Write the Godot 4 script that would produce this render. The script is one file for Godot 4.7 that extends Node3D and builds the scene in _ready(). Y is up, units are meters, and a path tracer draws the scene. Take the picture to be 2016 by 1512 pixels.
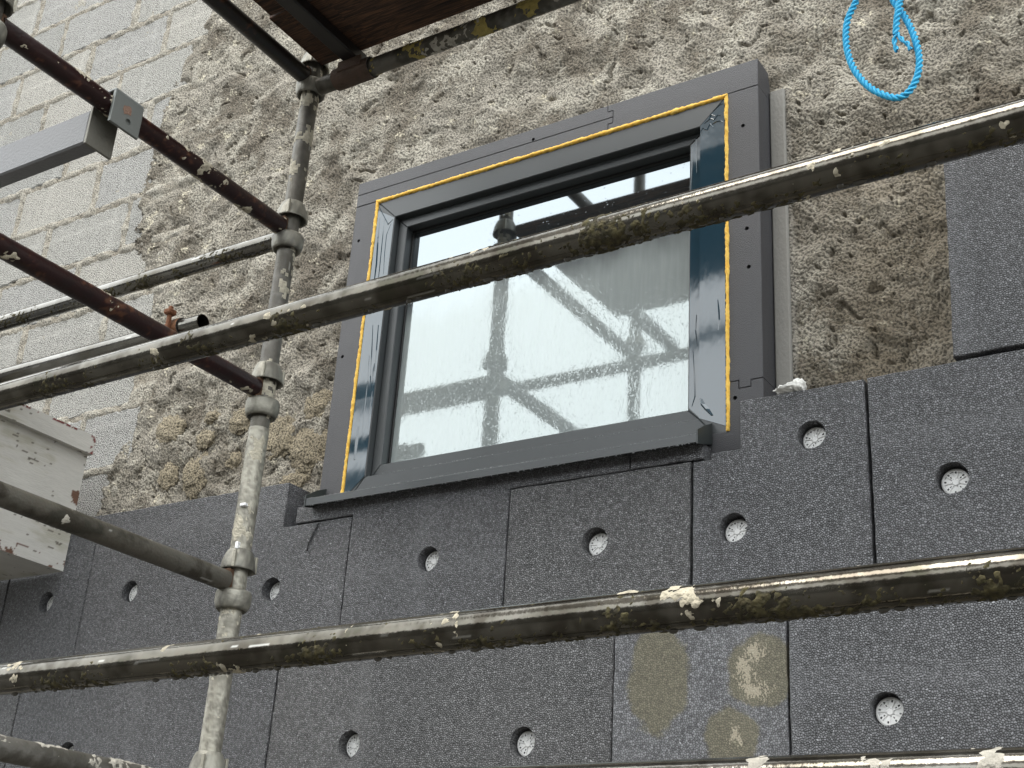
extends Node3D

# The photograph's pixels (2016 x 1512) give directions; distances come from the wall planes.
const CAM := Vector3(0.0, 1.6, 2.6)
const FOCAL := 2600.0
const BOARD_Z := 0.0        # front of the insulation boards
const SURROUND_Z := -0.045  # front of the window surround and window frame
const SASH_Z := -0.070
const GLASS_Z := -0.105
const WALL_Z := -0.130      # mean face of the old wall
const POST_X := -2.22
const POST_Z := 0.40
const OUTER_Z := 1.365
const TUBE_R := 0.02415

var view_basis: Basis
var M := {}
var noise_lump: FastNoiseLite
var noise_mid: FastNoiseLite
var noise_fine: FastNoiseLite
var noise_grain: FastNoiseLite
var noise_tone: FastNoiseLite
var noise_patch: FastNoiseLite
var noise_warp: FastNoiseLite
var rng := RandomNumberGenerator.new()
var used := {}

func _ready() -> void:
	rng.seed = 20240
	make_camera_and_light()
	make_noises()
	make_materials()
	print("materials ", Time.get_ticks_msec())
	make_ground()
	make_house_opposite()
	make_rubble_wall()
	make_block_wall()
	print("walls ", Time.get_ticks_msec())
	make_insulation()
	make_surround()
	make_window()
	print("window ", Time.get_ticks_msec())
	make_porch()
	make_scaffold()
	print("scaffold ", Time.get_ticks_msec())
	make_deck()
	make_plank()
	make_rope()
	print("done ", Time.get_ticks_msec())

func make_camera_and_light() -> void:
	view_basis = Basis.from_euler(Vector3(deg_to_rad(24.3), deg_to_rad(33.8), deg_to_rad(3.92)), EULER_ORDER_YXZ)
	var cam := Camera3D.new()
	cam.name = "camera"
	cam.fov = rad_to_deg(2.0 * atan(756.0 / FOCAL))
	cam.near = 0.05
	cam.far = 400.0
	add_child(cam)
	cam.transform = Transform3D(view_basis, CAM)
	cam.current = true
	var sky_material := ProceduralSkyMaterial.new()
	sky_material.sky_top_color = Color(0.935, 0.95, 0.955)
	sky_material.sky_horizon_color = Color(0.90, 0.915, 0.92)
	sky_material.sky_curve = 0.3
	sky_material.ground_horizon_color = Color(0.40, 0.40, 0.40)
	sky_material.ground_bottom_color = Color(0.22, 0.21, 0.20)
	sky_material.sun_angle_max = 0.0
	sky_material.energy_multiplier = 1.0
	var sky := Sky.new()
	sky.sky_material = sky_material
	var env := Environment.new()
	env.background_mode = Environment.BG_SKY
	env.sky = sky
	env.background_energy_multiplier = 1.0
	env.tonemap_mode = Environment.TONE_MAPPER_LINEAR
	env.tonemap_exposure = 3.9
	env.sdfgi_enabled = true
	env.ssao_enabled = true
	env.ssil_enabled = true
	var we := WorldEnvironment.new()
	we.name = "world_environment"
	we.environment = env
	add_child(we)
	var sun := DirectionalLight3D.new()
	sun.name = "sun"
	sun.light_energy = 0.18
	sun.light_angular_distance = 25.0
	sun.light_color = Color(1.0, 0.985, 0.96)
	sun.shadow_enabled = true
	add_child(sun)
	sun.look_at_from_position(Vector3(-1.2, 6.0, 3.4), Vector3(0, 0, 0))

# ------------------------------------------------------------------ helpers

func px(x: float, y: float, z: float) -> Vector3:
	var d := view_basis * Vector3(x - 1008.0, 756.0 - y, -FOCAL)
	return CAM + d * ((z - CAM.z) / d.z)

func px_x(x: float, y: float, wx: float) -> Vector3:
	var d := view_basis * Vector3(x - 1008.0, 756.0 - y, -FOCAL)
	return CAM + d * ((wx - CAM.x) / d.x)

func make_noise(freq: float, seed_no: int, kind := FastNoiseLite.TYPE_SIMPLEX_SMOOTH, oct := 3, fract := FastNoiseLite.FRACTAL_FBM) -> FastNoiseLite:
	var n := FastNoiseLite.new()
	n.noise_type = kind
	n.frequency = freq
	n.seed = seed_no
	n.fractal_type = fract
	n.fractal_octaves = oct
	return n

func make_noises() -> void:
	noise_lump = make_noise(5.0, 3, FastNoiseLite.TYPE_SIMPLEX_SMOOTH, 2)
	noise_mid = make_noise(17.0, 7, FastNoiseLite.TYPE_SIMPLEX_SMOOTH, 3, FastNoiseLite.FRACTAL_RIDGED)
	noise_fine = make_noise(46.0, 11, FastNoiseLite.TYPE_SIMPLEX_SMOOTH, 3)
	noise_grain = make_noise(85.0, 13, FastNoiseLite.TYPE_SIMPLEX, 2)
	noise_tone = make_noise(2.2, 17, FastNoiseLite.TYPE_SIMPLEX_SMOOTH, 4)
	noise_patch = make_noise(9.0, 23, FastNoiseLite.TYPE_SIMPLEX_SMOOTH, 4)
	noise_warp = make_noise(7.0, 29, FastNoiseLite.TYPE_SIMPLEX_SMOOTH, 2)

func numbered(called: String) -> String:
	if not used.has(called):
		used[called] = 0
		return called
	used[called] += 1
	return "%s_%03d" % [called, used[called]]

func tag(o: Node, label: String, category: String, group := "", kind := "") -> void:
	if label: o.set_meta("label", label)
	if category: o.set_meta("category", category)
	if group: o.set_meta("group", group)
	if kind: o.set_meta("kind", kind)

func thing(called: String, label: String, category: String, at := Vector3.ZERO, group := "") -> Node3D:
	var o := Node3D.new()
	o.name = numbered(called)
	add_child(o)
	o.position = at
	tag(o, label, category, group, "thing")
	return o

func part(called: String, mesh: Mesh, mat: Material, parent: Node3D, label := "") -> MeshInstance3D:
	var o := MeshInstance3D.new()
	o.name = called
	o.mesh = mesh
	o.material_override = mat
	parent.add_child(o, true)
	o.position = -root_offset(parent)
	if label: o.set_meta("label", label)
	return o

# meshes are written in world coordinates; a part's own offset undoes its parents' positions
func root_offset(n: Node) -> Vector3:
	var p := Vector3.ZERO
	var k: Node = n
	while k != self and k is Node3D:
		p += (k as Node3D).position
		k = k.get_parent()
	return p

func build(v: PackedVector3Array, idx: PackedInt32Array, c := PackedColorArray(), uv := PackedVector2Array()) -> ArrayMesh:
	var n := PackedVector3Array()
	n.resize(v.size())
	for t in range(0, idx.size(), 3):
		var a := idx[t]
		var b := idx[t + 1]
		var d := idx[t + 2]
		var f := (v[d] - v[a]).cross(v[b] - v[a])
		n[a] += f
		n[b] += f
		n[d] += f
	for i in n.size():
		n[i] = n[i].normalized()
	var arr := []
	arr.resize(Mesh.ARRAY_MAX)
	arr[Mesh.ARRAY_VERTEX] = v
	arr[Mesh.ARRAY_NORMAL] = n
	arr[Mesh.ARRAY_INDEX] = idx
	if c.size() == v.size(): arr[Mesh.ARRAY_COLOR] = c
	if uv.size() == v.size(): arr[Mesh.ARRAY_TEX_UV] = uv
	var m := ArrayMesh.new()
	m.add_surface_from_arrays(Mesh.PRIMITIVE_TRIANGLES, arr)
	return m

# a soup of flat faces
class Soup:
	var v := PackedVector3Array()
	var uv := PackedVector2Array()
	var c := PackedColorArray()
	var i := PackedInt32Array()
	var col := Color.WHITE
	var off := Vector2.ZERO
	func tri(a: Vector3, b: Vector3, d: Vector3, facing: Vector3) -> void:
		var n := (d - a).cross(b - a)
		var q := v.size()
		var ps: Array = [a, b, d] if n.dot(facing) >= 0.0 else [a, d, b]
		n = n.abs()
		for p: Vector3 in ps:
			v.append(p)
			c.append(col)
			if n.z >= n.x and n.z >= n.y: uv.append(Vector2(p.x, -p.y) + off)
			elif n.x >= n.y: uv.append(Vector2(p.z, -p.y) + off)
			else: uv.append(Vector2(p.x, p.z) + off)
		i.append_array(PackedInt32Array([q, q + 1, q + 2]))
	func quad(a: Vector3, b: Vector3, d: Vector3, e: Vector3, facing: Vector3) -> void:
		tri(a, b, d, facing)
		tri(a, d, e, facing)
	# box with chamfered edges
	func box(lo: Vector3, hi: Vector3, b := 0.002) -> void:
		var ctr := (lo + hi) * 0.5
		var h := (hi - lo) * 0.5
		b = minf(b, minf(h.x, minf(h.y, h.z)) * 0.45)
		var ax := [Vector3.RIGHT, Vector3.UP, Vector3.BACK]
		for k in 3:
			var u: Vector3 = ax[(k + 1) % 3]
			var w: Vector3 = ax[(k + 2) % 3]
			var hu := h[(k + 1) % 3] - b
			var hw := h[(k + 2) % 3] - b
			for s: float in [-1.0, 1.0]:
				var n: Vector3 = ax[k] * s
				var o: Vector3 = ctr + n * h[k]
				quad(o - u * hu - w * hw, o + u * hu - w * hw, o + u * hu + w * hw, o - u * hu + w * hw, n)
				for s2: float in [-1.0, 1.0]:
					var o1: Vector3 = ctr + n * h[k] + u * s2 * hu
					var o2: Vector3 = ctr + n * (h[k] - b) + u * s2 * (hu + b)
					quad(o1 - w * hw, o1 + w * hw, o2 + w * hw, o2 - w * hw, n + u * s2)
					for s3: float in [-1.0, 1.0]:
						if k == 0:
							tri(ctr + n * h[k] + u * s2 * hu + w * s3 * hw, ctr + n * (h[k] - b) + u * s2 * (hu + b) + w * s3 * hw, ctr + n * (h[k] - b) + u * s2 * hu + w * s3 * (hw + b), n + u * s2 + w * s3)

func flat(s: Soup) -> ArrayMesh:
	return build(s.v, s.i, s.c, s.uv)

func box_mesh(lo: Vector3, hi: Vector3, b := 0.002, off := Vector2.ZERO) -> ArrayMesh:
	var s := Soup.new()
	s.off = off
	s.box(lo, hi, b)
	return flat(s)

func roughen(poly: PackedVector2Array, step: float, amount: float) -> PackedVector2Array:
	var out := PackedVector2Array()
	for k in poly.size():
		var a := poly[k]
		var b := poly[(k + 1) % poly.size()]
		var n := maxi(1, int(a.distance_to(b) / step))
		var side := (b - a).orthogonal().normalized()
		out.append(a)
		for j in range(1, n):
			out.append(a.lerp(b, float(j) / n) + side * rng.randf_range(-amount, amount))
	return out

# a slab with an outline, a chamfer and round recesses: holes = [[centre, radius, depth], ...]
func slab(poly_in: PackedVector2Array, z_front: float, z_back: float, holes := [], bevel := 0.002, off := Vector2.ZERO) -> ArrayMesh:
	var poly := poly_in.duplicate()
	if Geometry2D.is_polygon_clockwise(poly): poly.reverse()   # now counter-clockwise with y up
	var s := Soup.new()
	s.off = off
	var n := poly.size()
	var inner := PackedVector2Array()
	for k in n:
		var a := poly[(k + n - 1) % n]
		var b := poly[k]
		var d := poly[(k + 1) % n]
		var e1 := (b - a).normalized()
		var e2 := (d - b).normalized()
		var n1 := Vector2(-e1.y, e1.x)
		var n2 := Vector2(-e2.y, e2.x)
		var mit := (n1 + n2)
		mit = mit / maxf(0.3, 1.0 + n1.dot(n2))
		inner.append(b + mit * bevel)
	var ctr := Vector2.ZERO
	for p in poly: ctr += p / n
	for k in n:
		var a := poly[k]
		var b := poly[(k + 1) % n]
		var ia := inner[k]
		var ib := inner[(k + 1) % n]
		var e := (b - a).normalized()
		var outward := Vector3(e.y, -e.x, 0)
		s.quad(Vector3(ia.x, ia.y, z_front), Vector3(ib.x, ib.y, z_front), Vector3(b.x, b.y, z_front - bevel), Vector3(a.x, a.y, z_front - bevel), outward + Vector3(0, 0, 1))
		s.quad(Vector3(a.x, a.y, z_front - bevel), Vector3(b.x, b.y, z_front - bevel), Vector3(b.x, b.y, z_back), Vector3(a.x, a.y, z_back), outward)
	var pieces: Array = [inner]
	for h: Array in holes:
		var hc: Vector2 = h[0]
		var circle := PackedVector2Array()
		for k in 28:
			var w := 1.0 + rng.randf_range(-0.025, 0.025)
			circle.append(hc + Vector2(cos(TAU * k / 28.0), sin(TAU * k / 28.0)) * float(h[1]) * w)
		var next: Array = []
		var left := PackedVector2Array([hc + Vector2(-9, -9), hc + Vector2(0, -9), hc + Vector2(0, 9), hc + Vector2(-9, 9)])
		var right := PackedVector2Array([hc + Vector2(0, -9), hc + Vector2(9, -9), hc + Vector2(9, 9), hc + Vector2(0, 9)])
		for p: PackedVector2Array in pieces:
			for half in [left, right]:
				for q in Geometry2D.intersect_polygons(p, half):
					for r in Geometry2D.clip_polygons(q, circle):
						next.append(r)
		pieces = next
		for k in 28:
			var a := circle[k]
			var b := circle[(k + 1) % 28]
			var zb := z_front - float(h[2])
			var facing := Vector3(hc.x - a.x, hc.y - a.y, 0)
			s.quad(Vector3(a.x, a.y, z_front), Vector3(b.x, b.y, z_front), Vector3(b.x, b.y, zb), Vector3(a.x, a.y, zb), facing)
			s.tri(Vector3(a.x, a.y, zb), Vector3(b.x, b.y, zb), Vector3(hc.x, hc.y, zb), Vector3(0, 0, 1))
	for p: PackedVector2Array in pieces:
		var t := Geometry2D.triangulate_polygon(p)
		for k in range(0, t.size(), 3):
			s.tri(Vector3(p[t[k]].x, p[t[k]].y, z_front), Vector3(p[t[k + 1]].x, p[t[k + 1]].y, z_front), Vector3(p[t[k + 2]].x, p[t[k + 2]].y, z_front), Vector3(0, 0, 1))
	return flat(s)

func rect(x0: float, y0: float, x1: float, y1: float) -> PackedVector2Array:
	return PackedVector2Array([Vector2(x0, y0), Vector2(x1, y0), Vector2(x1, y1), Vector2(x0, y1)])

# a tube; look(position, along, angle) gives [swell, colour]; angle 0 is its top
func tube_mesh(p0: Vector3, p1: Vector3, r: float, step: float, around: int, look: Callable, hollow := 0.0) -> ArrayMesh:
	var axis := (p1 - p0).normalized()
	var up := Vector3.UP if absf(axis.y) < 0.9 else Vector3.BACK
	up = (up - axis * up.dot(axis)).normalized()
	var side := axis.cross(up)
	var length := p0.distance_to(p1)
	var n := maxi(2, int(length / step))
	var v := PackedVector3Array()
	var c := PackedColorArray()
	var uv := PackedVector2Array()
	var idx := PackedInt32Array()
	for i in n + 1:
		var s := length * i / n
		var o := p0 + axis * s
		for k in around + 1:
			var ang := TAU * (k % around) / around
			var dir := up * cos(ang) + side * sin(ang)
			var p := o + dir * r
			var got: Array = look.call(p, s, ang)
			v.append(o + dir * (r + float(got[0])))
			c.append(got[1])
			uv.append(Vector2(s, r * TAU * k / around))
	for i in n:
		for k in around:
			var a := i * (around + 1) + k
			var b := a + around + 1
			idx.append_array(PackedInt32Array([a, b, a + 1, a + 1, b, b + 1]))
	if hollow > 0.0:      # wall thickness at both ends: a lip and an inner tube
		for e in 2:
			var o := p1 if e == 1 else p0
			var dirn := axis if e == 1 else -axis
			var base := v.size()
			for k in around + 1:
				var ang := TAU * (k % around) / around
				var dir := up * cos(ang) + side * sin(ang)
				for q in 3:
					v.append(o + dir * (r if q == 0 else r - hollow) - (dirn * 0.10 if q == 2 else Vector3.ZERO))
					c.append(Color(0.10, 0.09, 0.08))
					uv.append(Vector2(0, 0))
			for k in around:
				for q in 2:
					var a := base + k * 3 + q
					var b := a + 3
					if e == 1: idx.append_array(PackedInt32Array([a, a + 1, b, b, a + 1, b + 1]))
					else: idx.append_array(PackedInt32Array([a, b, a + 1, a + 1, b, b + 1]))
	return build(v, idx, c, uv)

# crust that clings to a tube: only where height(position, along, angle) is above zero
func crust_mesh(p0: Vector3, p1: Vector3, r: float, step: float, around: int, height: Callable) -> ArrayMesh:
	var axis := (p1 - p0).normalized()
	var up := Vector3.UP if absf(axis.y) < 0.9 else Vector3.BACK
	up = (up - axis * up.dot(axis)).normalized()
	var side := axis.cross(up)
	var length := p0.distance_to(p1)
	var n := maxi(2, int(length / step))
	var hs := PackedFloat32Array()
	var cols := PackedColorArray()
	for i in n + 1:
		var o := p0 + axis * (length * i / n)
		for k in around:
			var ang := TAU * k / around
			var got: Array = height.call(o + (up * cos(ang) + side * sin(ang)) * r, length * i / n, ang)
			hs.append(got[0])
			cols.append(got[1])
	var v := PackedVector3Array()
	var c := PackedColorArray()
	var idx := PackedInt32Array()
	var at := {}
	for i in n:
		for k in around:
			var four := [i * around + k, (i + 1) * around + k, (i + 1) * around + (k + 1) % around, i * around + (k + 1) % around]
			var top := -1.0
			for q: int in four: top = maxf(top, hs[q])
			if top <= 0.0: continue
			var got := PackedInt32Array()
			for q: int in four:
				if not at.has(q):
					at[q] = v.size()
					var ang := TAU * (q % around) / around
					var o := p0 + axis * (length * (q / around) / n)
					v.append(o + (up * cos(ang) + side * sin(ang)) * (r + maxf(hs[q], -0.0012)))
					c.append(cols[q])
				got.append(at[q])
			idx.append_array(PackedInt32Array([got[0], got[1], got[3], got[3], got[1], got[2]]))
	if idx.is_empty(): return null
	return build(v, idx, c)

# turned shape round a vertical axis: profile = [[radius, height], ...] from top to bottom
func lathe(at: Vector3, profile: Array, around: int, look: Callable) -> ArrayMesh:
	var v := PackedVector3Array()
	var c := PackedColorArray()
	var uv := PackedVector2Array()
	var idx := PackedInt32Array()
	for i in profile.size():
		for k in around + 1:
			var ang := TAU * (k % around) / around
			var dir := Vector3(sin(ang), 0, cos(ang))
			var p := at + dir * float(profile[i][0]) + Vector3(0, profile[i][1], 0)
			var got: Array = look.call(p, p.y, ang)
			v.append(p + dir * float(got[0]))
			c.append(got[1])
			uv.append(Vector2(p.y, 0.03 * ang))
	for i in profile.size() - 1:
		for k in around:
			var a := i * (around + 1) + k
			var b := a + around + 1
			idx.append_array(PackedInt32Array([a, a + 1, b, b, a + 1, b + 1]))
	return build(v, idx, c, uv)

# a lumpy stone or blob
func lump(at: Vector3, size: Vector3, tint: Color, seed_no: int, rough := 0.25, rings := 14) -> ArrayMesh:
	var v := PackedVector3Array()
	var c := PackedColorArray()
	var idx := PackedInt32Array()
	var around := rings * 2
	for i in rings + 1:
		var th := PI * i / rings
		for k in around + 1:
			var ph := TAU * (k % around) / around
			var d := Vector3(sin(th) * cos(ph), cos(th), sin(th) * sin(ph))
			var q := d * 1.3 + Vector3(seed_no * 3.7, seed_no * 1.3, 0)
			var w := 1.0 + rough * noise_tone.get_noise_3dv(q * 0.6) + rough * 0.5 * noise_patch.get_noise_3dv(q * 0.55) + rough * 0.22 * noise_mid.get_noise_3dv(q)
			v.append(at + d * w * size)
			var t := noise_patch.get_noise_3dv(v[-1] * 2.0)
			c.append(tint * (1.0 + 0.3 * t + rng.randf_range(-0.06, 0.06)))
	for i in rings:
		for k in around:
			var a := i * (around + 1) + k
			var b := a + around + 1
			idx.append_array(PackedInt32Array([a, a + 1, b, b, a + 1, b + 1]))
	return build(v, idx, c)

# ------------------------------------------------------------------ materials

func mat(called: String, col: Color, rough: float, metal := 0.0) -> StandardMaterial3D:
	var m := StandardMaterial3D.new()
	m.resource_name = called
	m.albedo_color = col.linear_to_srgb()
	m.roughness = rough
	m.metallic = metal
	M[called] = m
	return m

func tex(img: Image) -> ImageTexture:
	img.generate_mipmaps()
	return ImageTexture.create_from_image(img)

func gray_image(size: int, f: Callable) -> Image:
	var img := Image.create(size, size, false, Image.FORMAT_L8)
	var data := PackedByteArray()
	data.resize(size * size)
	for y in size:
		for x in size:
			data[y * size + x] = clampi(int(float(f.call(x, y)) * 255.0), 0, 255)
	img.set_data(size, size, false, Image.FORMAT_L8, data)
	return img

func relief(m: StandardMaterial3D, img: Image, cm: float, triplanar := false, scale := Vector3.ONE) -> void:
	m.heightmap_enabled = true
	m.heightmap_texture = tex(img)
	m.heightmap_scale = cm
	m.uv1_scale = scale
	if triplanar:
		m.uv1_triplanar = true
		m.uv1_world_triplanar = true

func cells(size: int, freq: float, seed_no: int, ret: int) -> Image:
	var n := FastNoiseLite.new()
	n.noise_type = FastNoiseLite.TYPE_CELLULAR
	n.frequency = freq
	n.seed = seed_no
	n.fractal_type = FastNoiseLite.FRACTAL_NONE
	n.cellular_return_type = ret
	n.cellular_jitter = 0.9
	var img := n.get_seamless_image(size, size, false, false, 0.12, false)
	img.convert(Image.FORMAT_L8)
	return img

func fbm_image(size: int, freq: float, seed_no: int, oct := 4) -> Image:
	var img := make_noise(freq, seed_no, FastNoiseLite.TYPE_SIMPLEX_SMOOTH, oct).get_seamless_image(size, size, false, false, 0.1, true)
	img.convert(Image.FORMAT_L8)
	return img

func make_materials() -> void:
	# polystyrene: fused beads about 4 mm across, one texture metre
	var sz := 2048
	var dist := cells(sz, 0.098, 5, FastNoiseLite.RETURN_DISTANCE2_SUB).get_data()
	var val := cells(sz, 0.098, 5, FastNoiseLite.RETURN_CELL_VALUE).get_data()
	var soft := fbm_image(sz, 0.006, 8, 4).get_data()
	var alb := PackedByteArray()
	var hgt := PackedByteArray()
	alb.resize(sz * sz * 3)
	hgt.resize(sz * sz)
	var dmax := 1
	for k in range(0, dist.size(), 97): dmax = maxi(dmax, dist[k])
	for k in sz * sz:
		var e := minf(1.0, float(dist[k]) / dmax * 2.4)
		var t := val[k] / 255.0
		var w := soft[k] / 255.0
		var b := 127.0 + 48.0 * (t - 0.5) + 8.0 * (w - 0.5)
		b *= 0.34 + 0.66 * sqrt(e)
		if t > 0.993: b += 26.0 * e
		alb[k * 3] = clampi(int(b), 0, 255)
		alb[k * 3 + 1] = clampi(int(b * 1.005), 0, 255)
		alb[k * 3 + 2] = clampi(int(b * 1.03), 0, 255)
		hgt[k] = clampi(int(255.0 * (0.70 * sqrt(e) + 0.30 * t)), 0, 255)
	var eps_img := Image.create_from_data(sz, sz, false, Image.FORMAT_RGB8, alb)
	var eps_h := Image.create_from_data(sz, sz, false, Image.FORMAT_L8, hgt)
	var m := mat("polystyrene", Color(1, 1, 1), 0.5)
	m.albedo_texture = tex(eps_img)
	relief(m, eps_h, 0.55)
	m.metallic_specular = 0.5
	for k in 2:
		var v: StandardMaterial3D = m.duplicate()
		v.albedo_color = [Color(0.95, 0.95, 0.95), Color(0.99, 0.985, 0.97)][k]
		M["polystyrene_%d" % k] = v
	m.albedo_color = Color(0.97, 0.97, 0.97)
	# the board smeared with dried adhesive: stains keep their outline and the bead grain
	var st := Image.create(1024, 1024, false, Image.FORMAT_RGB8)
	var blots := [[Vector2(0.22, 0.25), Vector2(0.15, 0.27), 0.0], [Vector2(0.70, 0.245), Vector2(0.165, 0.165), 1.0], [Vector2(0.56, 0.53), Vector2(0.125, 0.15), 0.6]]
	var edge := make_noise(6.0, 71, FastNoiseLite.TYPE_SIMPLEX_SMOOTH, 4)
	for y in 1024:
		for x in 1024:
			var k := ((y + 300) % sz) * sz + (x + 500) % sz
			var base := Color(alb[k * 3] / 255.0, alb[k * 3 + 1] / 255.0, alb[k * 3 + 2] / 255.0)
			var p := Vector2(x / 1024.0, y / 1024.0)
			for b: Array in blots:
				var q: Vector2 = (p - b[0]) / b[1]
				var d := q.length() + 0.22 * edge.get_noise_2d(p.x, p.y) + 0.05 * edge.get_noise_2d(p.x * 9.0, p.y * 9.0)
				var f := clampf((1.0 - d) / 0.14, 0.0, 1.0) * 0.72
				var g := hgt[k] / 255.0
				base = base.lerp(Color(0.43, 0.41, 0.335) * (0.66 + 0.5 * g), f * 1.12)
				if float(b[2]) > 0.0:
					var arc := absf((q - Vector2(0.05, 0.02)).length() - 0.52) + 0.8 * maxf(0.0, q.x + 0.05)
					if float(b[2]) < 1.0: arc = (q - Vector2(0.15, -0.1)).length() * Vector2(1.6, 0.6).length() * 0.6
					var lim := edge.get_noise_2d(p.x * 4.0 + 9.0, p.y * 2.5) * 0.5 + edge.get_noise_2d(p.x * 16.0, p.y * 9.0) * 0.55
					if lim > 1.5 * arc - 0.22: base = base.lerp(Color(0.74, 0.70, 0.62), 0.7)
			st.set_pixel(x, y, base)
	m = mat("stained_polystyrene", Color(1, 1, 1), 0.7)
	m.albedo_texture = tex(st)
	m.heightmap_enabled = true
	m.heightmap_texture = tex(eps_h.get_region(Rect2i(500, 300, 1024, 1024)))
	m.heightmap_scale = 0.12
	m.uv1_scale = Vector3(2.0, 2.0, 1)
	# skinned polystyrene of the surround: finer and smoother
	m = mat("surround_foam", Color(0.062, 0.062, 0.068), 0.5)
	var sf := fbm_image(1024, 0.05, 33, 4)
	relief(m, sf, 0.12, false, Vector3(6, 6, 1))
	# rough lime and stone wall, coloured by vertex
	var r1 := fbm_image(1024, 0.034, 41, 6).get_data()
	var r2 := cells(1024, 0.03, 42, FastNoiseLite.RETURN_DISTANCE).get_data()
	var rh := gray_image(1024, func(x, y): return 0.9 * r1[y * 1024 + x] / 255.0 + 0.1 * (1.0 - r2[y * 1024 + x] / 255.0))
	var ra := gray_image(1024, func(x, y):
		var t: float = r1[y * 1024 + x] / 255.0
		return clampf(0.88 + 1.5 * (t - 0.49), 0.26, 1.0))
	m = mat("rubble", Color(0.95, 0.925, 0.865), 0.93)
	m.vertex_color_use_as_albedo = true
	m.albedo_texture = tex(ra)
	relief(m, rh, 0.5, true, Vector3(3.1, 3.1, 3.1))
	m = mat("mortar", Color(1, 1, 1), 0.93)
	m.vertex_color_use_as_albedo = true
	m.albedo_texture = tex(ra)
	relief(m, rh, 0.5, true, Vector3(3.7, 3.7, 3.7))
	m = mat("smooth_mortar", Color(1, 1, 1), 0.9)
	m.vertex_color_use_as_albedo = true
	relief(m, rh, 0.10, true, Vector3(2.6, 1.6, 2.6))
	# open-textured concrete block
	var b1 := fbm_image(1024, 0.075, 51, 3).get_data()
	var b2 := fbm_image(1024, 0.012, 52, 3).get_data()
	var ba := gray_image(1024, func(x, y):
		var t: float = b1[y * 1024 + x] / 255.0
		var w: float = b2[y * 1024 + x] / 255.0
		return clampf(0.90 + 1.75 * (t - 0.5) + 0.16 * (w - 0.5), 0.30, 1.0))
	var bh := gray_image(1024, func(x, y): return clampf(b1[y * 1024 + x] / 255.0 * 1.2 - 0.1, 0.0, 1.0))
	for k in 4:
		m = mat("block_%d" % k, [Color(0.552, 0.540, 0.500), Color(0.501, 0.495, 0.465), Color(0.607, 0.585, 0.531), Color(0.534, 0.526, 0.500)][k], 0.95)
		m.albedo_texture = tex(ba) if k == 0 else M["block_0"].albedo_texture
		m.heightmap_enabled = true
		m.heightmap_texture = tex(bh) if k == 0 else M["block_0"].heightmap_texture
		m.heightmap_scale = 0.55
		m.uv1_triplanar = true
		m.uv1_world_triplanar = true
		m.uv1_scale = Vector3(2.3, 2.3, 2.3)
	# metals
	var sc := fbm_image(512, 0.03, 61, 5)
	m = mat("galvanised", Color(1, 1, 1), 0.24, 0.88)
	m.vertex_color_use_as_albedo = true
	m.roughness_texture = tex(gray_image(512, func(x, y): return 0.55 + 0.45 * sc.get_pixel(x, y).r))
	m.roughness = 0.18
	relief(m, sc, 0.018, true, Vector3(6, 6, 6))
	m = mat("dull_galvanised", Color(1, 1, 1), 0.5, 0.45)
	m.vertex_color_use_as_albedo = true
	relief(m, sc, 0.09, true, Vector3(7, 7, 7))
	m = mat("painted_steel", Color(1, 1, 1), 0.36, 0.0)
	m.vertex_color_use_as_albedo = true
	relief(m, sc, 0.06, true, Vector3(6, 6, 6))
	m = mat("crust", Color(1, 1, 1), 0.9)
	m.vertex_color_use_as_albedo = true
	relief(m, sc, 0.3, true, Vector3(9, 9, 9))
	m = mat("rust", Color(1, 1, 1), 0.85, 0.1)
	m.vertex_color_use_as_albedo = true
	relief(m, sc, 0.15, true, Vector3(9, 9, 9))
	# window
	m = mat("anthracite", Color(0.054, 0.060, 0.063), 0.36)
	relief(m, fbm_image(512, 0.12, 81, 2), 0.015, true, Vector3(4, 4, 4))
	mat("cap_plastic", Color(0.030, 0.036, 0.036), 0.4)
	mat("gasket", Color(0.012, 0.012, 0.012), 0.5)
	m = mat("film", Color(0.018, 0.045, 0.066), 0.10)
	m.clearcoat_enabled = true
	m.clearcoat = 0.8
	m.clearcoat_roughness = 0.06
	m.metallic_specular = 0.6
	relief(m, fbm_image(512, 0.02, 82, 3), 0.03, true, Vector3(2.2, 1.0, 2.2))
	m = mat("plastic_white", Color(0.88, 0.88, 0.87), 0.4)
	m = mat("foam_yellow", Color(1, 1, 1), 0.8)
	m.vertex_color_use_as_albedo = true
	mat("rain", Color(0.25, 0.26, 0.27), 0.06).metallic_specular = 0.7
	mat("foam_white", Color(0.85, 0.84, 0.8), 0.8)
	make_glass()
	# timber
	var grain := make_noise(1.0, 91, FastNoiseLite.TYPE_SIMPLEX_SMOOTH, 4)
	var wa := Image.create(1024, 1024, false, Image.FORMAT_RGB8)
	for y in 1024:
		for x in 1024:
			var warp := 0.25 * grain.get_noise_2d(x * 0.004, y * 0.012)
			var t := 0.5 + 0.5 * grain.get_noise_2d(x * 0.004, y * 0.045 + warp * 9.0)
			var k := 0.5 + 0.5 * grain.get_noise_2d(x * 0.008 + 40.0, y * 0.2)
			var f := 0.62 * t + 0.38 * k
			wa.set_pixel(x, y, Color(0.07, 0.045, 0.03).lerp(Color(0.52, 0.37, 0.27), clampf(f * 1.9 - 0.45, 0.0, 1.0)))
	m = mat("deck_timber", Color(0.9, 0.9, 0.9), 0.8)
	m.albedo_texture = tex(wa)
	var wl: Image = wa.duplicate()
	wl.convert(Image.FORMAT_L8)
	relief(m, wl, 0.2, false, Vector3(1.0, 4.0, 1))
	m = mat("white_paint", Color(1, 1, 1), 0.6)
	m.vertex_color_use_as_albedo = true
	relief(m, fbm_image(512, 0.05, 83, 4), 0.06, true, Vector3(3, 6, 1.2))
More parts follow.
